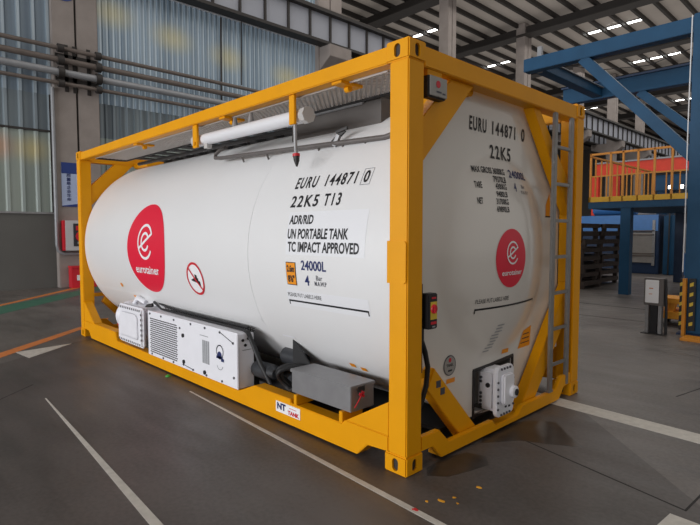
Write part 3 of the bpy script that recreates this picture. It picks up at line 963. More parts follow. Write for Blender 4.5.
# round plate, stickers, arrow
patch('round_sticker', disc_rows(0.638, 0.545, 0.0001, 0.072, 32, 2), end(0.003), M['greytext'], endo)
patch('round_sticker', disc_rows(0.638, 0.545, 0.0001, 0.065, 32, 2), end(0.004), M['hang'], endo, 'round grey sticker with a red mark')
patch('sticker_mark', disc_rows(0.638, 0.583, 0.0001, 0.016, 14, 1), end(0.005), M['signred'], endo)
letter('sticker_text', 'TANK', (0.598, 0.678, 0.537, 0.557), end(0.005), M['black'], endo, 0.02)
patch('sticker_mark', rect_rows(0.615, 0.662, 0.503, 0.515), end(0.005), M['slot'], endo)
patch('orange_sticker', rect_rows(0.60, 0.70, 0.42, 0.452), end(0.003), M['orange'], endo, 'small orange sticker')
patch('orange_sticker', rect_rows(1.33, 1.43, 0.515, 0.548), end(0.003), M['orange'], endo, 'small orange sticker')
patch('hazard_sticker', [[(1.58, 0.515), (1.78, 0.52)], [(1.67, 0.655), (1.80, 0.685)]], end(0.003), M['orange'], endo, 'orange instruction sticker')
for k in range(3):
    z = 0.55 + 0.035 * k
    patch('sticker_text', [[(1.62 + 0.02 * k, z), (1.765, z + 0.004)], [(1.63 + 0.02 * k, z + 0.008), (1.765, z + 0.012)]], end(0.0045), M['slot'], endo)
patch('arrow_sticker', [[(2.025, 1.605), (2.105, 1.605)], [(2.022, 1.705), (2.105, 1.715)], [(2.085, 1.80), (2.086, 1.82)]], end(0.003), M['orange'], endo, 'orange arrow sticker')
patch('arrow_sticker', [[(2.02, 1.60), (2.11, 1.60)], [(2.02, 1.612), (2.11, 1.612)]], end(0.004), M['black'], endo)
rnd = random.Random(3)
for r_ in range(9):
    zz = 0.765 - 0.024 * r_
    a0 = 1.20 - 0.010 * r_ * 1.5
    patch('faint_notice', rect_rows(a0 - 0.06 + rnd.uniform(0, 0.03), a0 + 0.06 - rnd.uniform(0, 0.03), zz, zz + 0.009), end(0.003), M['louvre'], endo)

# outlet recess and white valve cover
rc = MB()
rc.box(-0.305, -0.295, 0.945, 1.495, 0.118, 0.45)
rc.box(-0.295, -0.165, 0.945, 0.955, 0.105, 0.44)
rc.box(-0.295, -0.165, 1.485, 1.495, 0.105, 0.45)
rc.box(-0.295, -0.165, 0.955, 1.485, 0.105, 0.115)
reco = rc.build('outlet_recess', M['recess'], T, 0, angle=0, label='dark grey lining of the outlet recess')
fr = MB()
fr.box(-0.155, -0.142, 0.925, 0.948, 0.09, 0.455).box(-0.155, -0.142, 1.492, 1.51, 0.09, 0.475)
fr.bar((-0.148, 0.93, 0.452), (-0.148, 1.15, 0.458), 0.014, 0.022, up=(0, 0, 1))
fr.bar((-0.148, 1.15, 0.458), (-0.148, 1.505, 0.478), 0.014, 0.022, up=(0, 0, 1))
fr.build('recess_rim', M['darkmetal'], reco)
vb = MB().box(-0.20, -0.04, 1.06, 1.25, 0.13, 0.45).build('valve_body', M['whitebox'], T, 0.03, 3, label='white outlet valve cabinet')
rp = []
for cx_, cz_, a0 in ((1.225, 0.43, 0), (1.07, 0.43, 90), (1.07, 0.155, 180), (1.225, 0.155, 270)):
    for k in range(6):
        a = math.radians(a0 + 90 * k / 5)
        rp.append((cx_ + 0.045 * math.cos(a), cz_ + 0.05 * math.sin(a)))
MB().prism(rp, 'x', -0.04, -0.005).build('cover_flange', M['whitebox'], vb, 0.006)
MB().prism([(1.15 + (y - 1.15) * 0.62, 0.31 + (z - 0.29) * 0.62) for y, z in rp], 'x', -0.005, 0.03).build('cover_panel', M['whitebox'], vb, 0.012)
for k, (y, z) in enumerate([(1.038, 0.17 + 0.05 * i) for i in range(5)] + [(1.258, 0.17 + 0.05 * i) for i in range(5)] + [(1.085 + 0.04 * i, 0.462) for i in range(4)] + [(1.085 + 0.04 * i, 0.122) for i in range(4)]):
    MB().lathe([(0, 0), (0, 0.009), (0.008, 0.009), (0.008, 0)], (-0.005, y, z), 'x', 8).build('bolt', M['bolt'], vb)
MB().lathe([(0, 0), (0, 0.045), (0.025, 0.045), (0.03, 0.03), (0.03, 0)], (0.03, 1.19, 0.285), 'x', 20).build('lock_ring', M['whitebox'], vb)
MB().lathe([(0, 0), (0, 0.024), (0.008, 0.024), (0.008, 0)], (0.06, 1.19, 0.285), 'x', 16).build('lock_core', M['black'], vb)
for y, z in ((1.11, 0.20), (1.16, 0.19), (1.20, 0.20), (1.14, 0.165), (1.19, 0.16)):
    MB().box(-0.005, 0.001, y, y + 0.02, z, z + 0.012).build('cover_lettering', M['slot'], vb)
MB().tube([(-0.10, 1.062, 0.33), (-0.10, 1.05, 0.33)], 0.018, 10).build('plug', M['black'], vb)
for z in (0.17, 0.2, 0.23, 0.26, 0.35, 0.38):
    MB().tube([(-0.16, 1.062, z), (-0.16, 1.052, z)], 0.011, 8).build('plug', M['bolt'], vb)

# ladder on the end
la = MB()
for y in (1.865, 2.175):
    la.box(-0.03, 0.0, y, y + 0.05, 0.125, 2.455)
la = la.build('ladder', M['ladder'], T, 0.006, label='grey aluminium ladder')
rg = MB().box(-0.028, -0.006, 1.915, 2.175, 0.330, 0.358).build('rung', M['ladder'], la, 0.005)
for k in range(1, 7):
    copy_part(rg, (0, 0, 0.306 * k), la)
MB().box(-0.035, -0.0, 1.855, 1.925, 0.118, 0.135).build('foot', M['ladder'], la)

# control switch beside the near post, cable
MB().box(-0.05, -0.03, 0.150, 0.185, 0.60, 1.155).build('cable_tray', M['black'], T, 0.002)
sw = MB().box(-0.05, 0.015, 0.186, 0.275, 0.875, 1.095).build('isolator_switch', M['black'], T, 0.006, label='black isolator switch with a red knob')
em_ = lambda u, v: Vector((0.017, u, v))
patch('switch_plate', rect_rows(0.200, 0.266, 0.935, 1.045), em_, M['yellowlabel'], sw)
MB().lathe([(0, 0), (0, 0.030), (0.010, 0.027), (0.010, 0)], (0.016, 0.233, 1.0), 'x', 20).build('knob', M['signred'], sw)
MB().box(0.026, 0.033, 0.226, 0.240, 0.975, 1.025).build('knob_grip', M['signred'], sw)
patch('switch_label', rect_rows(0.212, 0.256, 1.062, 1.074), em_, M['signred'], sw)
patch('switch_label', rect_rows(0.205, 0.262, 0.905, 0.922), em_, M['signred'], sw)
patch('switch_label', rect_rows(0.22, 0.25, 0.885, 0.895), em_, M['louvre'], sw)
MB().tube([(-0.045, 0.19, 0.88), (-0.045, 0.192, 0.80), (-0.05, 0.235, 0.72), (-0.05, 0.265, 0.62), (-0.055, 0.255, 0.5), (-0.06, 0.215, 0.40), (-0.10, 0.20, 0.30), (-0.2, 0.25, 0.24)], 0.017, 10).build('power_cable', M['darkrub'], T)
MB().tube([(-0.055, 0.16, 0.86), (-0.06, 0.19, 0.70), (-0.07, 0.18, 0.5), (-0.09, 0.17, 0.36), (-0.2, 0.2, 0.23)], 0.014, 10).build('power_cable', M['darkrub'], T)
for y, z in ((0.355, 0.5), (0.40, 0.445)):
    MB().box(-0.05, -0.047, y, y + 0.045, z - 0.035, z + 0.01).build('name_plate', M['greytext'], T)
hb = MB().box(-0.06, 0.0, 0.185, 0.36, 2.283, 2.412).build('data_logger_box', M['darkmetal'], T, 0.006, label='grey control box with a red dot')
MB().box(0.0, 0.008, 0.192, 0.36, 2.292, 2.410).build('face_plate', M['hang'], hb, 0.003)
MB().box(-0.058, -0.02, 0.20, 0.34, 2.412, 2.452).build('bracket', M['yellow'], hb)
patch('red_dot', disc_rows(0.268, 2.365, 0.0001, 0.022, 20, 1), lambda u, v: Vector((0.010, u, v)), M['signred'], hb)
patch('label_text', rect_rows(0.25, 0.30, 2.315, 2.325), lambda u, v: Vector((0.010, u, v)), M['greytext'], hb)
patch('label_text', rect_rows(0.31, 0.34, 2.31, 2.32), lambda u, v: Vector((0.010, u, v)), M['greytext'], hb)

# refrigeration unit on the side -----------------------------------------
ru = MB().box(-3.69, -1.875, 0.012, 0.17, 0.127, 0.600).build('refrigeration_unit', M['whitebox'], T, 0.006, label='long white enamelled machine box')
fp = MB().box(-3.705, -1.865, -0.004, 0.012, 0.127, 0.612).build('front_panel', M['whitebox'], ru, 0.005)
yf = -0.0055
gr = MB()
rows, cols = 17, 16
for i in range(rows):
    z = 0.168 + i * 0.0225
    for j in range(cols):
        xx = -3.645 + j * 0.0405 + (0.012 if i % 2 else 0)
        gr.box(xx, xx + 0.034, yf, yf + 0.002, z, z + 0.012)
gr.build('air_grille', M['slot'], ru, 0, angle=0, label='dark air slots')
lv = MB()
for k in range(4):
    xx = -2.475 + k * 0.034
    lv.box(xx, xx + 0.026, yf, yf + 0.002, 0.255, 0.470)
lv.build('louvre', M['louvre'], ru, 0, angle=0)
bolts = [(-3.64, 0.585), (-3.36, 0.585), (-3.06, 0.585), (-2.70, 0.588), (-2.42, 0.588), (-2.15, 0.585), (-1.93, 0.52),
         (-3.60, 0.150), (-3.32, 0.148), (-3.08, 0.150), (-2.86, 0.165), (-2.66, 0.150), (-2.40, 0.148), (-2.12, 0.150), (-1.92, 0.22),
         (-2.93, 0.52)]
b0 = MB().tube([(bolts[0][0], yf + 0.002, bolts[0][1]), (bolts[0][0], yf - 0.006, bolts[0][1])], 0.011, 10).build('bolt', M['bolt'], ru)
for bx, bz in bolts[1:]:
    copy_part(b0, (bx - bolts[0][0], 0, bz - bolts[0][1]), ru)
for bx, bz in ((-2.86, 0.455), (-2.85, 0.195), (-2.43, 0.17)):
    MB().tube([(bx, yf + 0.002, bz), (bx, yf - 0.010, bz)], 0.020, 12).build('latch', M['black'], ru)
for (xa, za), (xb, zb) in (((-2.14, 0.583), (-1.94, 0.523)), ((-2.86, 0.165), (-2.66, 0.150))):
    MB().bar((xa, yf, za), (xb, yf, zb), 0.004, 0.006).build('safety_cord', M['bolt'], ru)
fm = lambda e: (lambda u, v: Vector((u, yf - e, v)))
patch('emblem_ring', disc_rows(-2.155, 0.410, 0.052, 0.062, 32, 1, sq=1.0), fm(0.001), M['greytext'], ru)
patch('emblem_ring', disc_rows(-2.155, 0.400, 0.064, 0.069, 32, 1, math.radians(20), math.radians(160)), fm(0.001), M['louvre'], ru)
patch('emblem_mark', disc_rows(-2.160, 0.375, 0.0001, 0.036, 12, 1), fm(0.0015), M['navy'], ru)
patch('emblem_mark', rect_rows(-2.215, -2.105, 0.345, 0.368), fm(0.0015), M['navy'], ru)
patch('emblem_mark', rect_rows(-2.135, -2.085, 0.325, 0.352), fm(0.0015), M['navy'], ru)
patch('emblem_ring', disc_rows(-2.155, 0.30, 0.05, 0.056, 20, 1, math.radians(200), math.radians(340)), fm(0.001), M['louvre'], ru)
for k, (y, z) in enumerate(((0.055, 0.545), (0.11, 0.555), (0.08, 0.50))):
    MB().tube([(-1.875, y, z), (-1.868, y, z)], 0.013, 10).build('socket', M['black'], ru)
patch('label_text', rect_rows(0.05, 0.14, 0.455, 0.462), lambda u, v: Vector((-1.873, u, v)), M['louvre'], ru)
patch('label_text', rect_rows(-2.52, -2.36, 0.508, 0.514), fm(0.0005), M['louvre'], ru)

# pipes and hoses around the unit
MB().tube([(-4.3, 0.33, 0.60), (-4.0, 0.20, 0.655), (-3.7, 0.15, 0.614), (-3.2, 0.14, 0.614), (-2.4, 0.14, 0.612), (-1.98, 0.13, 0.614), (-1.87, 0.11, 0.605), (-1.80, 0.10, 0.54), (-1.70, 0.11, 0.38), (-1.58, 0.14, 0.20)], [0.018, 0.016, 0.011, 0.011, 0.011, 0.012, 0.02, 0.02, 0.02, 0.02], 12).build('black_hose', M['darkrub'], T)
MB().tube([(-4.25, 0.36, 0.64), (-3.9, 0.22, 0.65), (-3.4, 0.16, 0.64), (-2.6, 0.16, 0.635), (-1.95, 0.16, 0.632)], 0.010, 10).build('black_hose', M['darkrub'], T)
ms = MB()
for k in range(46):
    xx = -3.66 + k * 0.039
    ms.box(xx, xx + 0.006, 0.175, 0.181, 0.60, 0.634)
for z in (0.612, 0.63):
    ms.box(-3.68, -1.88, 0.174, 0.182, z, z + 0.005)
ms.build('mesh_guard', M['darkmetal'], T, 0, angle=0)
mo = MB().lathe([(0, 0), (0, 0.062), (0.01, 0.072), (0.24, 0.072), (0.28, 0.04), (0.28, 0)], (-1.86, 0.19, 0.285), 'x', 24).build('compressor_motor', M['motor'], T)
copy_part(mo, (0.22, 0.15, 0.13), T)
MB().tube([(-1.50, 0.30, 0.225), (-1.30, 0.22, 0.225)], 0.05, 16).build('filter_body', M['motor'], T)
for j, (cx_, cy_, rr) in enumerate(((-1.31, 0.14, 0.105), (-1.29, 0.12, 0.085), (-1.27, 0.15, 0.10), (-1.33, 0.17, 0.07))):
    pts = []
    for k in range(33):
        a = 2 * PI * k / 32
        pts.append((cx_ + rr * math.cos(a) * 0.9, cy_ + 0.03 * math.sin(a * 2) + 0.05 * math.cos(a), 0.315 + rr * math.sin(a)))
    MB().tube(pts, 0.016, 8).build('coiled_cable', M['darkrub'], T)
MB().box(-1.72, -1.15, 0.12, 0.75, 0.15, 0.214).build('floor_plate', M['darkmetal'], T)
MB().box(-1.86, -0.2, 0.60, 1.80, 0.06, 0.09).build('belly_plate', M['darkmetal'], T)

# white junction cover left of the unit
jc = MB().box(-4.58, -3.90, 0.03, 0.36, 0.232, 0.60)
jc = jc.build('pump_cover', M['whitebox'], T, 0.045, 4, label='white bolted pump cover')
MB().box(-4.60, -3.875, -0.004, 0.050, 0.152, 0.608).build('cover_plate', M['whitebox'], jc, 0.022, 3)
MB().prism([(-4.51, 0.24), (-3.98, 0.24), (-3.98, 0.49), (-4.03, 0.53), (-4.46, 0.53), (-4.51, 0.49)], 'y', -0.018, 0.0).build('cover_boss', M['whitebox'], jc, 0.012, 3)
b1 = MB().box(-4.565, -4.545, -0.008, -0.003, 0.565, 0.588).build('bolt', M['bolt'], jc)
for dx_, dz_ in [(0.056 * k, 0) for k in range(1, 12)] + [(0.056 * k, -0.39) for k in range(12)] + [(0.655, -0.33 + 0.058 * k) for k in range(6)]:
    copy_part(b1, (dx_, 0, dz_), jc)
MB().box(-4.608, -4.585, -0.007, 0.02, 0.335, 0.405).build('name_tag', M['signred'], jc)
MB().lathe([(0, 0), (0, 0.17), (0.03, 0.18), (0.07, 0.15), (0.07, 0)], (-4.60, 0.14, 0.45), 'x', 28).build('flange_dome', M['whitebox'], jc)
MB().tube([(-4.48, 0.16, 0.60), (-4.36, 0.15, 0.68), (-4.25, 0.20, 0.63)], 0.03, 10).build('pipe_elbow', M['whitebox'], jc)
MB().tube([(-4.05, 0.12, 0.585), (-4.05, 0.14, 0.61), (-4.0, 0.18, 0.625)], 0.022, 12).build('valve_handle', M['darkmetal'], jc)

# grey tool box
tb = MB().box(-1.155, -0.51, 0.030, 0.255, 0.263, 0.425).build('tool_box', M['boxgrey'], T, 0.004, label='grey steel tool box')
MB().box(-1.165, -0.50, 0.020, 0.262, 0.418, 0.442).build('lid', M['boxgrey'], tb, 0.005)
MB().box(-0.505, -0.495, 0.09, 0.15, 0.395, 0.43).build('hasp', M['darkmetal'], tb)
MB().tube([(-0.49, 0.12, 0.40), (-0.485, 0.105, 0.37), (-0.485, 0.07, 0.33), (-0.488, 0.045, 0.30)], 0.004, 6).build('seal_wire', M['signred'], tb)
MB().bar((-0.487, 0.09, 0.385), (-0.487, 0.135, 0.360), 0.006, 0.018).build('seal_tag', M['signred'], tb)
MB().bar((-0.487, 0.135, 0.39), (-0.487, 0.10, 0.365), 0.006, 0.012).build('seal_tag', M['signred'], tb)

# maker plate on the rail
MB().box(-1.318, -1.018, -0.001, 0.004, 0.086, 0.168).build('maker_plate', M['decalwhite'], T, label='white maker plate')
nm = lambda u, v: Vector((u, -0.0025, v))
letter('maker_lettering', 'NT', (-1.300, -1.190, 0.108, 0.160), nm, M['navy'], T, 0.05)
letter('maker_lettering', 'TANK', (-1.165, -1.028, 0.094, 0.126), nm, M['signred'], T, 0.05)
patch('maker_stripe', rect_rows(-1.15, -1.06, 0.143, 0.147), nm, M['signred'], T)

# walkway, top fittings ----------------------------------------------------
GY0, GY1, GZ = 0.115, 0.50, 2.478
gm = MB()
pitch = 0.05
xa, xb = -5.55, -0.30
k = xa - (GY1 - GY0)
while k < xb:
    for sgn in (1, -1):
        y0, y1 = (GY0, GY1) if sgn > 0 else (GY1, GY0)
        a0, a1 = k, k + (GY1 - GY0)
        t0 = max(0, (xa - a0) / (a1 - a0)); t1 = min(1, (xb - a0) / (a1 - a0))
        if t1 > t0 + 0.05:
            gm.bar((a0 + (a1 - a0) * t0, y0 + (y1 - y0) * t0, GZ), (a0 + (a1 - a0) * t1, y0 + (y1 - y0) * t1, GZ), 0.013, 0.004)
    k += pitch
wk = gm.build('walkway_grating', M['grating'], T, 0, angle=0, label='light grey expanded metal walkway')
MB().box(-5.57, -0.28, GY1, GY1 + 0.02, 2.462, 2.50).build('walkway_edge', M['darkmetal'], wk)
MB().box(-5.57, -0.28, GY0 - 0.012, GY0, 2.465, 2.50).build('walkway_edge', M['grating'], wk)
MB().box(-5.60, -5.55, GY0, GY1, 2.462, 2.50).build('walkway_edge', M['darkmetal'], wk)
MB().box(-0.56, -0.24, 0.085, 0.125, 2.462, 2.50).build('edge_tube', M['grating'], wk, 0.012, 3)
for xx in (-4.03, -2.13, -0.65):
    MB().box(xx - 0.05, xx + 0.05, 0.03, 0.235, 2.455, 2.478).build('walkway_support', M['yellow'], T, 0.004)
    MB().tube([(xx - 0.02, 0.14, 2.44), (xx + 0.02, 0.14, 2.44)], 0.022, 12).build('support_lug', M['yellow'], T)
tr = MB()
for k in range(11):
    xx = -5.30 + 0.33 * k
    tr.box(xx, xx + 0.16, 0.50, 1.0, 2.47, 2.485)
tr.box(-5.40, -1.80, 0.98, 1.02, 2.46, 2.50)
tr.build('walkway_tread', M['darkmetal'], T, 0, angle=0)

# manhole spill box
sb = MB()
sb.box(-1.80, -0.72, 0.545, 0.555, 2.27, 2.47).box(-1.80, -0.72, 1.88, 1.89, 2.27, 2.47)
sb.box(-0.73, -0.72, 0.555, 1.88, 2.27, 2.47).box(-1.80, -1.79, 0.555, 1.88, 2.27, 2.47)
sb = sb.build('spill_box', M['spill'], T, label='grey sheet metal spill box')
MB().tube([(-1.80, 0.535, 2.468), (-0.90, 0.535, 2.468)], 0.018, 10).build('rim_tube', M['galv'], sb)
MB().tube([(-1.80, 0.60, 2.40), (-5.4, 0.62, 2.42)], 0.022, 10).build('air_line', M['darkmetal'], T)

# folded handrail lying along the tank top
yy = 0.33
hp = [(-2.62, 0.36, 2.30), (-2.72, 0.35, 2.285), (-2.79, 0.34, 2.25), (-2.775, yy, 2.212), (-2.68, yy, 2.20), (-1.545, yy, 2.160), (-0.485, yy, 2.121), (-0.30, yy + 0.02, 2.155)]
hr = MB().tube(hp, 0.019, 12).build('folded_handrail', M['railgrey'], T, label='grey tubular handrail')
for xx in (-2.3, -1.9, -1.2, -0.92, -0.68):
    z = 2.160 + (xx + 1.545) * -0.0372
    MB().tube([(xx, yy, z), (xx, yy + 0.03, z - 0.06)], 0.009, 8).build('standoff', M['railgrey'], hr)
MB().bar((-1.02, 0.33, 2.15), (-0.92, 0.36, 2.235), 0.02, 0.03).build('lever', M['darkmetal'], hr)
MB().bar((-0.98, 0.33, 2.22), (-0.88, 0.35, 2.245), 0.015, 0.02).build('lever', M['darkmetal'], hr)
MB().bar((-1.00, 0.33, 2.12), (-0.96, 0.34, 2.20), 0.03, 0.03).build('clamp', M['galv'], hr)

# document tube under the side rail
dt = MB().tube([(-2.72, 0.115, 2.345), (-1.09, 0.115, 2.330)], 0.052, 28).build('document_tube', M['whitetube'], T, label='white plastic document tube')
MB().tube([(-1.09, 0.115, 2.33), (-1.04, 0.115, 2.33)], 0.062, 8).build('end_cap', M['captube'], dt)
MB().tube([(-2.76, 0.115, 2.345), (-2.70, 0.115, 2.345)], 0.058, 20).build('end_cap', M['captube'], dt)
for xx in (-2.62, -1.125):
    MB().box(xx - 0.045, xx + 0.04 if xx < -2 else xx + 0.02, 0.03, 0.052, 2.262, 2.475).build('tube_hanger', M['yellow'], T, 0.003)
MB().tube([(-2.62, 0.028, 2.30), (-2.62, 0.018, 2.30)], 0.018, 12).build('hanger_bolt', M['yellow'], T)
for xx in (-2.05, -1.80):
    MB().tube([(xx, 0.115, 2.385), (xx, 0.115, 2.475)], [0.03, 0.012], 10).build('tube_bracket', M['galv'], T)
MB().box(-2.56, -2.50, 0.09, 0.14, 2.255, 2.30).build('tube_latch', M['captube'], dt)
vr = MB().tube([(-1.135, 0.062, 2.275), (-1.135, 0.062, 2.14), (-1.125, 0.062, 2.05)], [0.017, 0.013, 0.015], 12).build('vent_rod', M['galv'], T)
MB().tube([(-1.125, 0.062, 2.050), (-1.123, 0.062, 2.030)], 0.028, 14).build('red_collar', M['signred'], vr, label='red collar')
MB().tube([(-1.123, 0.062, 2.030), (-1.12, 0.062, 2.00), (-1.118, 0.062, 1.955)], [0.024, 0.022, 0.006], 12).build('nozzle', M['darkmetal'], vr)

# ================================================================== BLUE STEEL GANTRY (right)
G = thing('steel_gantry', (-1.2, 7.8, 0), 'blue steel support frame with long beams and a slanting brace', 'gantry')
MB().box(-0.12, 0.36, 6.30, 6.62, 0.02, 4.52).build('column', M['blue'], G, 0.01)
MB().box(-0.18, 0.42, 6.22, 6.70, 0.0, 0.03).build('base_plate', M['bluedark'], G)
MB().box(-2.71, -0.12, 6.36, 6.56, 4.285, 4.505).build('front_beam', M['blue'], G, 0.008)
MB().bar((-1.70, 6.46, 4.30), (-0.10, 6.46, 2.55), 0.16, 0.17, up=(0, 1, 0)).build('diagonal_brace', M['blue'], G, 0.006)
MB().box(-2.66, -2.46, 6.56, 9.25, 4.33, 4.50).build('cross_beam', M['blue'], G, 0.008)
MB().box(-2.70, -2.42, 6.56, 9.25, 4.50, 4.515).build('cross_beam_flange', M['pipelight'], G)
MB().box(-3.30, 0.36, 9.25, 9.45, 4.30, 4.62).build('back_beam', M['blue'], G, 0.008)
MB().box(-3.32, 0.36, 9.20, 9.50, 4.62, 4.66).build('back_beam_flange', M['bluedark'], G)
MB().bar((-1.75, 9.35, 4.30), (-0.1, 9.35, 2.75), 0.16, 0.17, up=(0, 1, 0)).build('diagonal_brace', M['blue'], G, 0.006)
MB().box(-0.12, 0.36, 9.22, 9.52, 0.02, 4.30).build('column', M['blue'], G, 0.01)
MB().box(-2.58, -2.50, 6.60, 6.66, 4.30, 4.75).build('cable_post', M['pipelight'], G)
cb = MB().tube([(-0.135, 6.29, 4.5), (-0.14, 6.285, 3.0), (-0.135, 6.288, 1.6), (-0.14, 6.285, 0.9)], 0.008, 8).build('white_cable', M['decalwhite'], G, label='white cable down the column')
MB().tube([(-0.12, 6.30, 4.05), (-0.7, 6.35, 3.95), (-1.4, 6.4, 4.05), (-2.0, 6.44, 4.27)], 0.006, 6).build('slack_cable', M['black'], G)

# hazard guards and orange foot plate
t = thing('column_guard', (-0.16, 6.2, 0), 'orange and black striped guard at the foot of the blue column', 'guard')
MB().box(-0.095, -0.055, 6.12, 6.20, 0.0, 0.82).build('post', M['rail'], t)
MB().box(-0.145, -0.10, 6.19, 6.21, 0.08, 0.82).build('striped_plate', M['black'], t)
MB().box(-0.035, 0.05, 6.19, 6.21, 0.08, 0.82).build('striped_plate', M['black'], t)
for k in range(5):
    z = 0.14 + 0.14 * k
    for xx, w_ in ((-0.143, 0.04), (-0.02, 0.045)):
        MB().prism([(xx, z), (xx + w_, z + 0.02), (xx + w_, z + 0.07), (xx, z + 0.05)], 'y', 6.184, 6.19).build('stripe', M['yellowlabel'], t)
tag(MB().box(-0.02, 0.7, 5.76, 6.05, 0.0, 0.04).build('foot_plate', M['rail'], None, 0.005), 'orange plate on the floor before the blue column', 'plate')

# control pedestal
t = thing('control_pedestal', (-0.42, 6.0, 0), 'dark control pedestal with a white panel on two legs', 'pedestal')
MB().box(-0.545, -0.29, 5.98, 6.14, 0.42, 0.81).build('housing', M['railgrey'], t, 0.006)
pp = MB().box(-0.525, -0.35, 5.965, 5.98, 0.455, 0.785).build('panel', M['decalwhite'], t, 0.006)
patch('panel_mark', rect_rows(-0.475, -0.42, 0.66, 0.672), lambda u, v: Vector((u, 5.963, v)), M['lineorange'], pp)
patch('panel_mark', rect_rows(-0.475, -0.43, 0.58, 0.588), lambda u, v: Vector((u, 5.963, v)), M['lineorange'], pp)
for xx in (-0.53, -0.36):
    MB().box(xx, xx + 0.045, 6.0, 6.1, 0.012, 0.42).build('leg', M['galv'], t, 0.004)
MB().box(-0.475, -0.375, 6.02, 6.08, 0.012, 0.42).build('cable_duct', M['black'], t)
MB().box(-0.57, -0.27, 5.96, 6.14, 0.0, 0.012).build('base_plate', M['darkmetal'], t)
MB().tube([(-0.28, 6.02, 0.80), (-0.26, 6.02, 0.3), (-0.26, 6.02, 0.01)], 0.02, 8).build('side_post', M['black'], t)

# yellow cart beside the column
t = thing('yellow_cart', (-0.42, 7.1, 0), 'low orange yellow cart behind the control pedestal', 'cart')
MB().box(-0.62, -0.25, 6.85, 7.35, 0.36, 0.445).build('top_rail', M['pallet'], t, 0.01)
MB().box(-0.66, -0.25, 6.85, 7.45, 0.12, 0.24).build('platform', M['pallet'], t, 0.01)
MB().prism([(-0.50, 0.36), (-0.36, 0.36), (-0.40, 0.24), (-0.46, 0.24)], 'y', 6.90, 7.0).build('support', M['pallet'], t)
for xx in (-0.60, -0.32):
    for y_ in (6.92, 7.38):
        MB().lathe([(0, 0), (0, 0.06), (0.04, 0.06), (0.04, 0)], (xx, y_, 0.06), 'x', 16).build('wheel', M['black'], t)

# ================================================================== PLATFORM WITH RAILINGS
P = thing('work_platform', (-1.8, 12.3, 0), 'blue work platform on posts with yellow railings', 'platform')
DY0, DY1, DX0, DX1 = 10.76, 15.5, -3.30, 1.5
MB().box(DX0, DX1, DY0 + 0.02, DY1, 2.04, 2.20).build('deck', M['blue'], P, 0.01)
MB().box(DX0, DX1, DY0, DY0 + 0.02, 2.20, 2.32).box(DX0, DX0 + 0.02, DY0, DY1, 2.20, 2.32).build('toe_plate', M['toe'], P)
for xx, y_ in ((-2.56, 10.80), (1.2, 10.80), (-2.56, 15.2), (-1.55, 13.4)):
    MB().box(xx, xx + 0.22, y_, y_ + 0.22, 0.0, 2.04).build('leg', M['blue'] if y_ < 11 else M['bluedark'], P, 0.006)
rl = MB()
rl.box(DX0 + 0.02, -1.52, DY0, DY0 + 0.05, 3.32, 3.37)
rl.box(DX0 + 0.02, DX0 + 0.07, DY0, DY1, 3.27, 3.32)
rl.box(DX0, DX1, DY1 - 0.05, DY1, 3.27, 3.32)
rl.build('handrail', M['rail'], P, 0.008)
MB().box(DX0 + 0.02, -1.52, DY0 + 0.01, DY0 + 0.04, 2.80, 2.83).build('mid_rail', M['rail'], P)
pst = MB().box(DX0 + 0.02, DX0 + 0.065, DY0, DY0 + 0.045, 2.20, 3.37).build('railing_post', M['rail'], P, 0.004)
for d in (0.46, 0.74, 1.06, 1.40, 1.75, 2.15, 2.6):
    copy_part(pst, (d, 0, 0), P)
bal = MB().box(DX0 + 0.03, DX0 + 0.06, DY0 + 0.3, DY0 + 0.33, 2.20, 3.28).build('baluster', M['rail'], P)
for k in range(1, 13):
    copy_part(bal, (0, 0.36 * k, 0), P)
for k in range(1, 12):
    copy_part(bal, (0.36 * k, DY1 - 0.35 - DY0, 0), P)

# stacked rusty frames beneath and behind the platform
first = None
where = ['lowest', 'second', 'third', 'fourth', 'fifth', 'sixth', 'seventh', 'topmost']
for j, (y0, y1, nm_) in enumerate(((11.25, 12.45, 'nearer'), (12.55, 13.95, 'farther'))):
    for k in range(8):
        z = 0.02 + 0.215 * k
        t = thing('storage_pallet', (-4.6, (y0 + y1) / 2, z), '%s rusty steel pallet in the %s stack beside the platform post' % (where[k], nm_), 'pallet', 'stacked rusty pallets')
        off = random.Random(k * 3 + j).uniform(-0.07, 0.07)
        MB().box(-3.72 + off, -3.60 + off, y0, y1, z + 0.06, z + 0.175).build('rail', M['rust'], t)
        MB().box(-5.9, -5.78, y0, y1, z + 0.06, z + 0.175).build('rail', M['rust'], t)
        MB().box(-5.8, -3.68 + off, y0, y0 + 0.1, z + 0.10, z + 0.17).build('cross_bar', M['rust'], t)
        MB().box(-5.8, -3.68 + off, y1 - 0.1, y1, z + 0.10, z + 0.17).build('cross_bar', M['rust'], t)
        MB().box(-5.78, -3.80, y0 + 0.1, y1 - 0.1, z + 0.09, z + 0.165).build('deck', M['rust'], t)
        for yb in (y0 + 0.05, y1 - 0.15):
            for xb_ in (-3.72 + off, -5.88):
                MB().box(xb_, xb_ + 0.1, yb, yb + 0.1, z - 0.02 if k == 0 else z - 0.04, z + 0.08).build('foot', M['rust'], t)

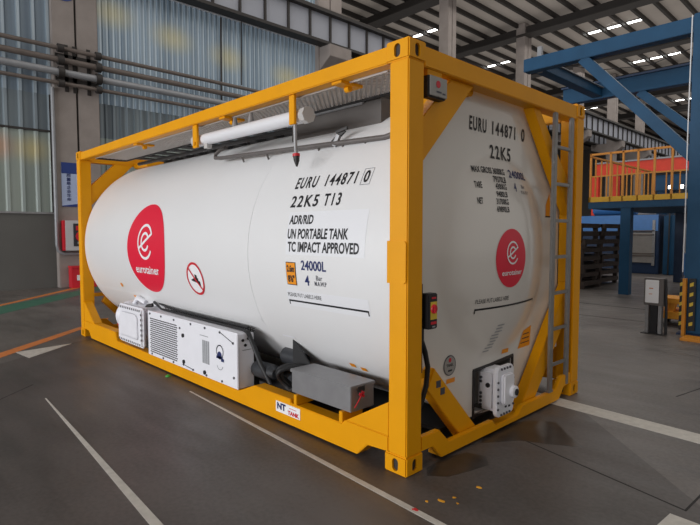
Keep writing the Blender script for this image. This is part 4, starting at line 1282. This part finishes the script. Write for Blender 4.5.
# blue machine with a grey shutter behind the platform
t = thing('shutter_cabin', (-5, 18.9, 0), 'blue cabin with a grey roller shutter behind the blue post', 'cabin')
MB().box(-6.6, -3.75, 18.0, 19.8, 0.0, 2.1).build('body', M['bluedark'], t, 0.02)
MB().box(-6.55, -3.78, 17.96, 18.0, 1.52, 2.08).build('upper_panel', M['bluelight'], t)
sh = MB().box(-4.80, -3.88, 17.95, 17.98, 0.40, 1.46).build('shutter', M['shutter'], t)
for z in (0.62, 0.70, 1.36, 1.50):
    MB().box(-4.82, -3.88, 17.93, 17.95, z, z + 0.04).build('shutter_bar', M['pipedark'], sh)
MB().box(-3.95, -3.86, 17.93, 17.96, 0.3, 1.9).build('guide_rail', M['galv'], t)
tag(MB().tube([(-6.1, 18.4, 2.345), (-4.6, 18.4, 2.345)], 0.24, 20).build('storage_drum', M['bluelight'], None, 0.02), 'pale blue drum lying on the shutter cabin', 'drum')
t = thing('blue_machine', (-3.3, 18.4, 0), 'tall blue machine cabinet between the dark post and the blue column', 'machine')
MB().box(-3.62, -3.22, 18.0, 18.8, 0.0, 2.05).build('body', M['blue'], t, 0.02)
MB().box(-3.22, -2.6, 18.2, 18.8, 0.0, 0.75).build('base', M['bluelight'], t, 0.02)
MB().tube([(-3.12, 18.1, 1.98), (-3.02, 18.1, 1.75), (-2.97, 18.1, 1.35), (-3.02, 18.1, 0.9), (-3.12, 18.1, 0.70)], 0.05, 10).build('hose', M['pipelight'], t)

# orange-red overhead gantry beyond the platform
t = thing('gantry_crane', (-4, 20.2, 0), 'orange red gantry crane standing beyond the yellow railings', 'crane')
MB().box(-6.75, -1.0, 20.0, 20.4, 3.78, 4.25).build('girder', M['crane'], t, 0.01)
MB().box(-6.75, -1.0, 19.95, 20.45, 4.25, 4.31).build('girder_flange', M['galv'], t)
MB().box(-6.88, -6.62, 20.0, 20.3, 0.0, 3.78).build('leg', M['crane'], t, 0.01)
MB().box(-6.30, -6.08, 20.6, 20.9, 0.0, 3.78).build('leg', M['crane'], t, 0.01)
MB().box(-1.3, -1.05, 20.0, 20.3, 0.0, 3.78).build('leg', M['crane'], t, 0.01)
t = thing('blue_press', (-3.9, 22.5, 0), 'bright blue machine seen through the platform railings', 'machine')
MB().box(-5.2, -2.2, 22.2, 23.5, 3.2, 3.85).build('head', M['blue'], t, 0.02)
MB().box(-5.1, -4.7, 22.3, 23.4, 0.0, 3.2).build('upright', M['blue'], t, 0.02)
MB().box(-2.7, -2.3, 22.3, 23.4, 0.0, 3.2).build('upright', M['blue'], t, 0.02)
for xx, lab in ((-3.42, 'small bright work lamp behind the railings, left one'), (-3.08, 'small bright work lamp behind the railings, next to the blue column')):
    t = thing('work_lamp', (xx, 17.9, 0), lab, 'lamp')
    MB().box(xx - 0.05, xx + 0.05, 17.82, 17.85, 2.95, 3.05).build('lens', M['spot'], t)
    MB().box(xx - 0.07, xx + 0.07, 17.85, 17.91, 2.93, 3.07).build('housing', M['darkmetal'], t)
    MB().box(xx - 0.02, xx + 0.02, 17.87, 17.91, 0.0, 2.93).build('stem', M['darkmetal'], t)

# clutter and low machines further down the hall
rnd = random.Random(11)
for k, (x_, y_, sx_, sy_, h_, m_, lab) in enumerate(((-9.2, 30, 2.4, 2.0, 2.8, 'hall', 'grey machine far down the hall left of the railings'),
                                                   (-9.6, 24, 1.6, 1.6, 2.0, 'bluelight', 'blue machine far behind the rusty pallets'),
                                                   (-6.0, 34, 3.0, 2.0, 3.2, 'hall', 'grey machine far behind the orange crane'),
                                                   (-3.5, 40, 3.5, 2.0, 3.6, 'shutter', 'pale machine at the far end of the hall'))):
    t = thing('distant_machine', (x_, y_, 0), lab, 'machine')
    MB().box(x_, x_ + sx_, y_, y_ + sy_, 0, h_ * 0.7).build('body', M[m_], t, 0.03)
    MB().box(x_ + 0.2, x_ + sx_ - 0.2, y_ + 0.2, y_ + sy_ - 0.2, h_ * 0.7, h_).build('top_unit', M['galv'], t, 0.03)
    MB().box(x_ + 0.3, x_ + sx_ * 0.55, y_ - 0.03, y_, h_ * 0.2, h_ * 0.5).build('door', M['darkmetal'], t)
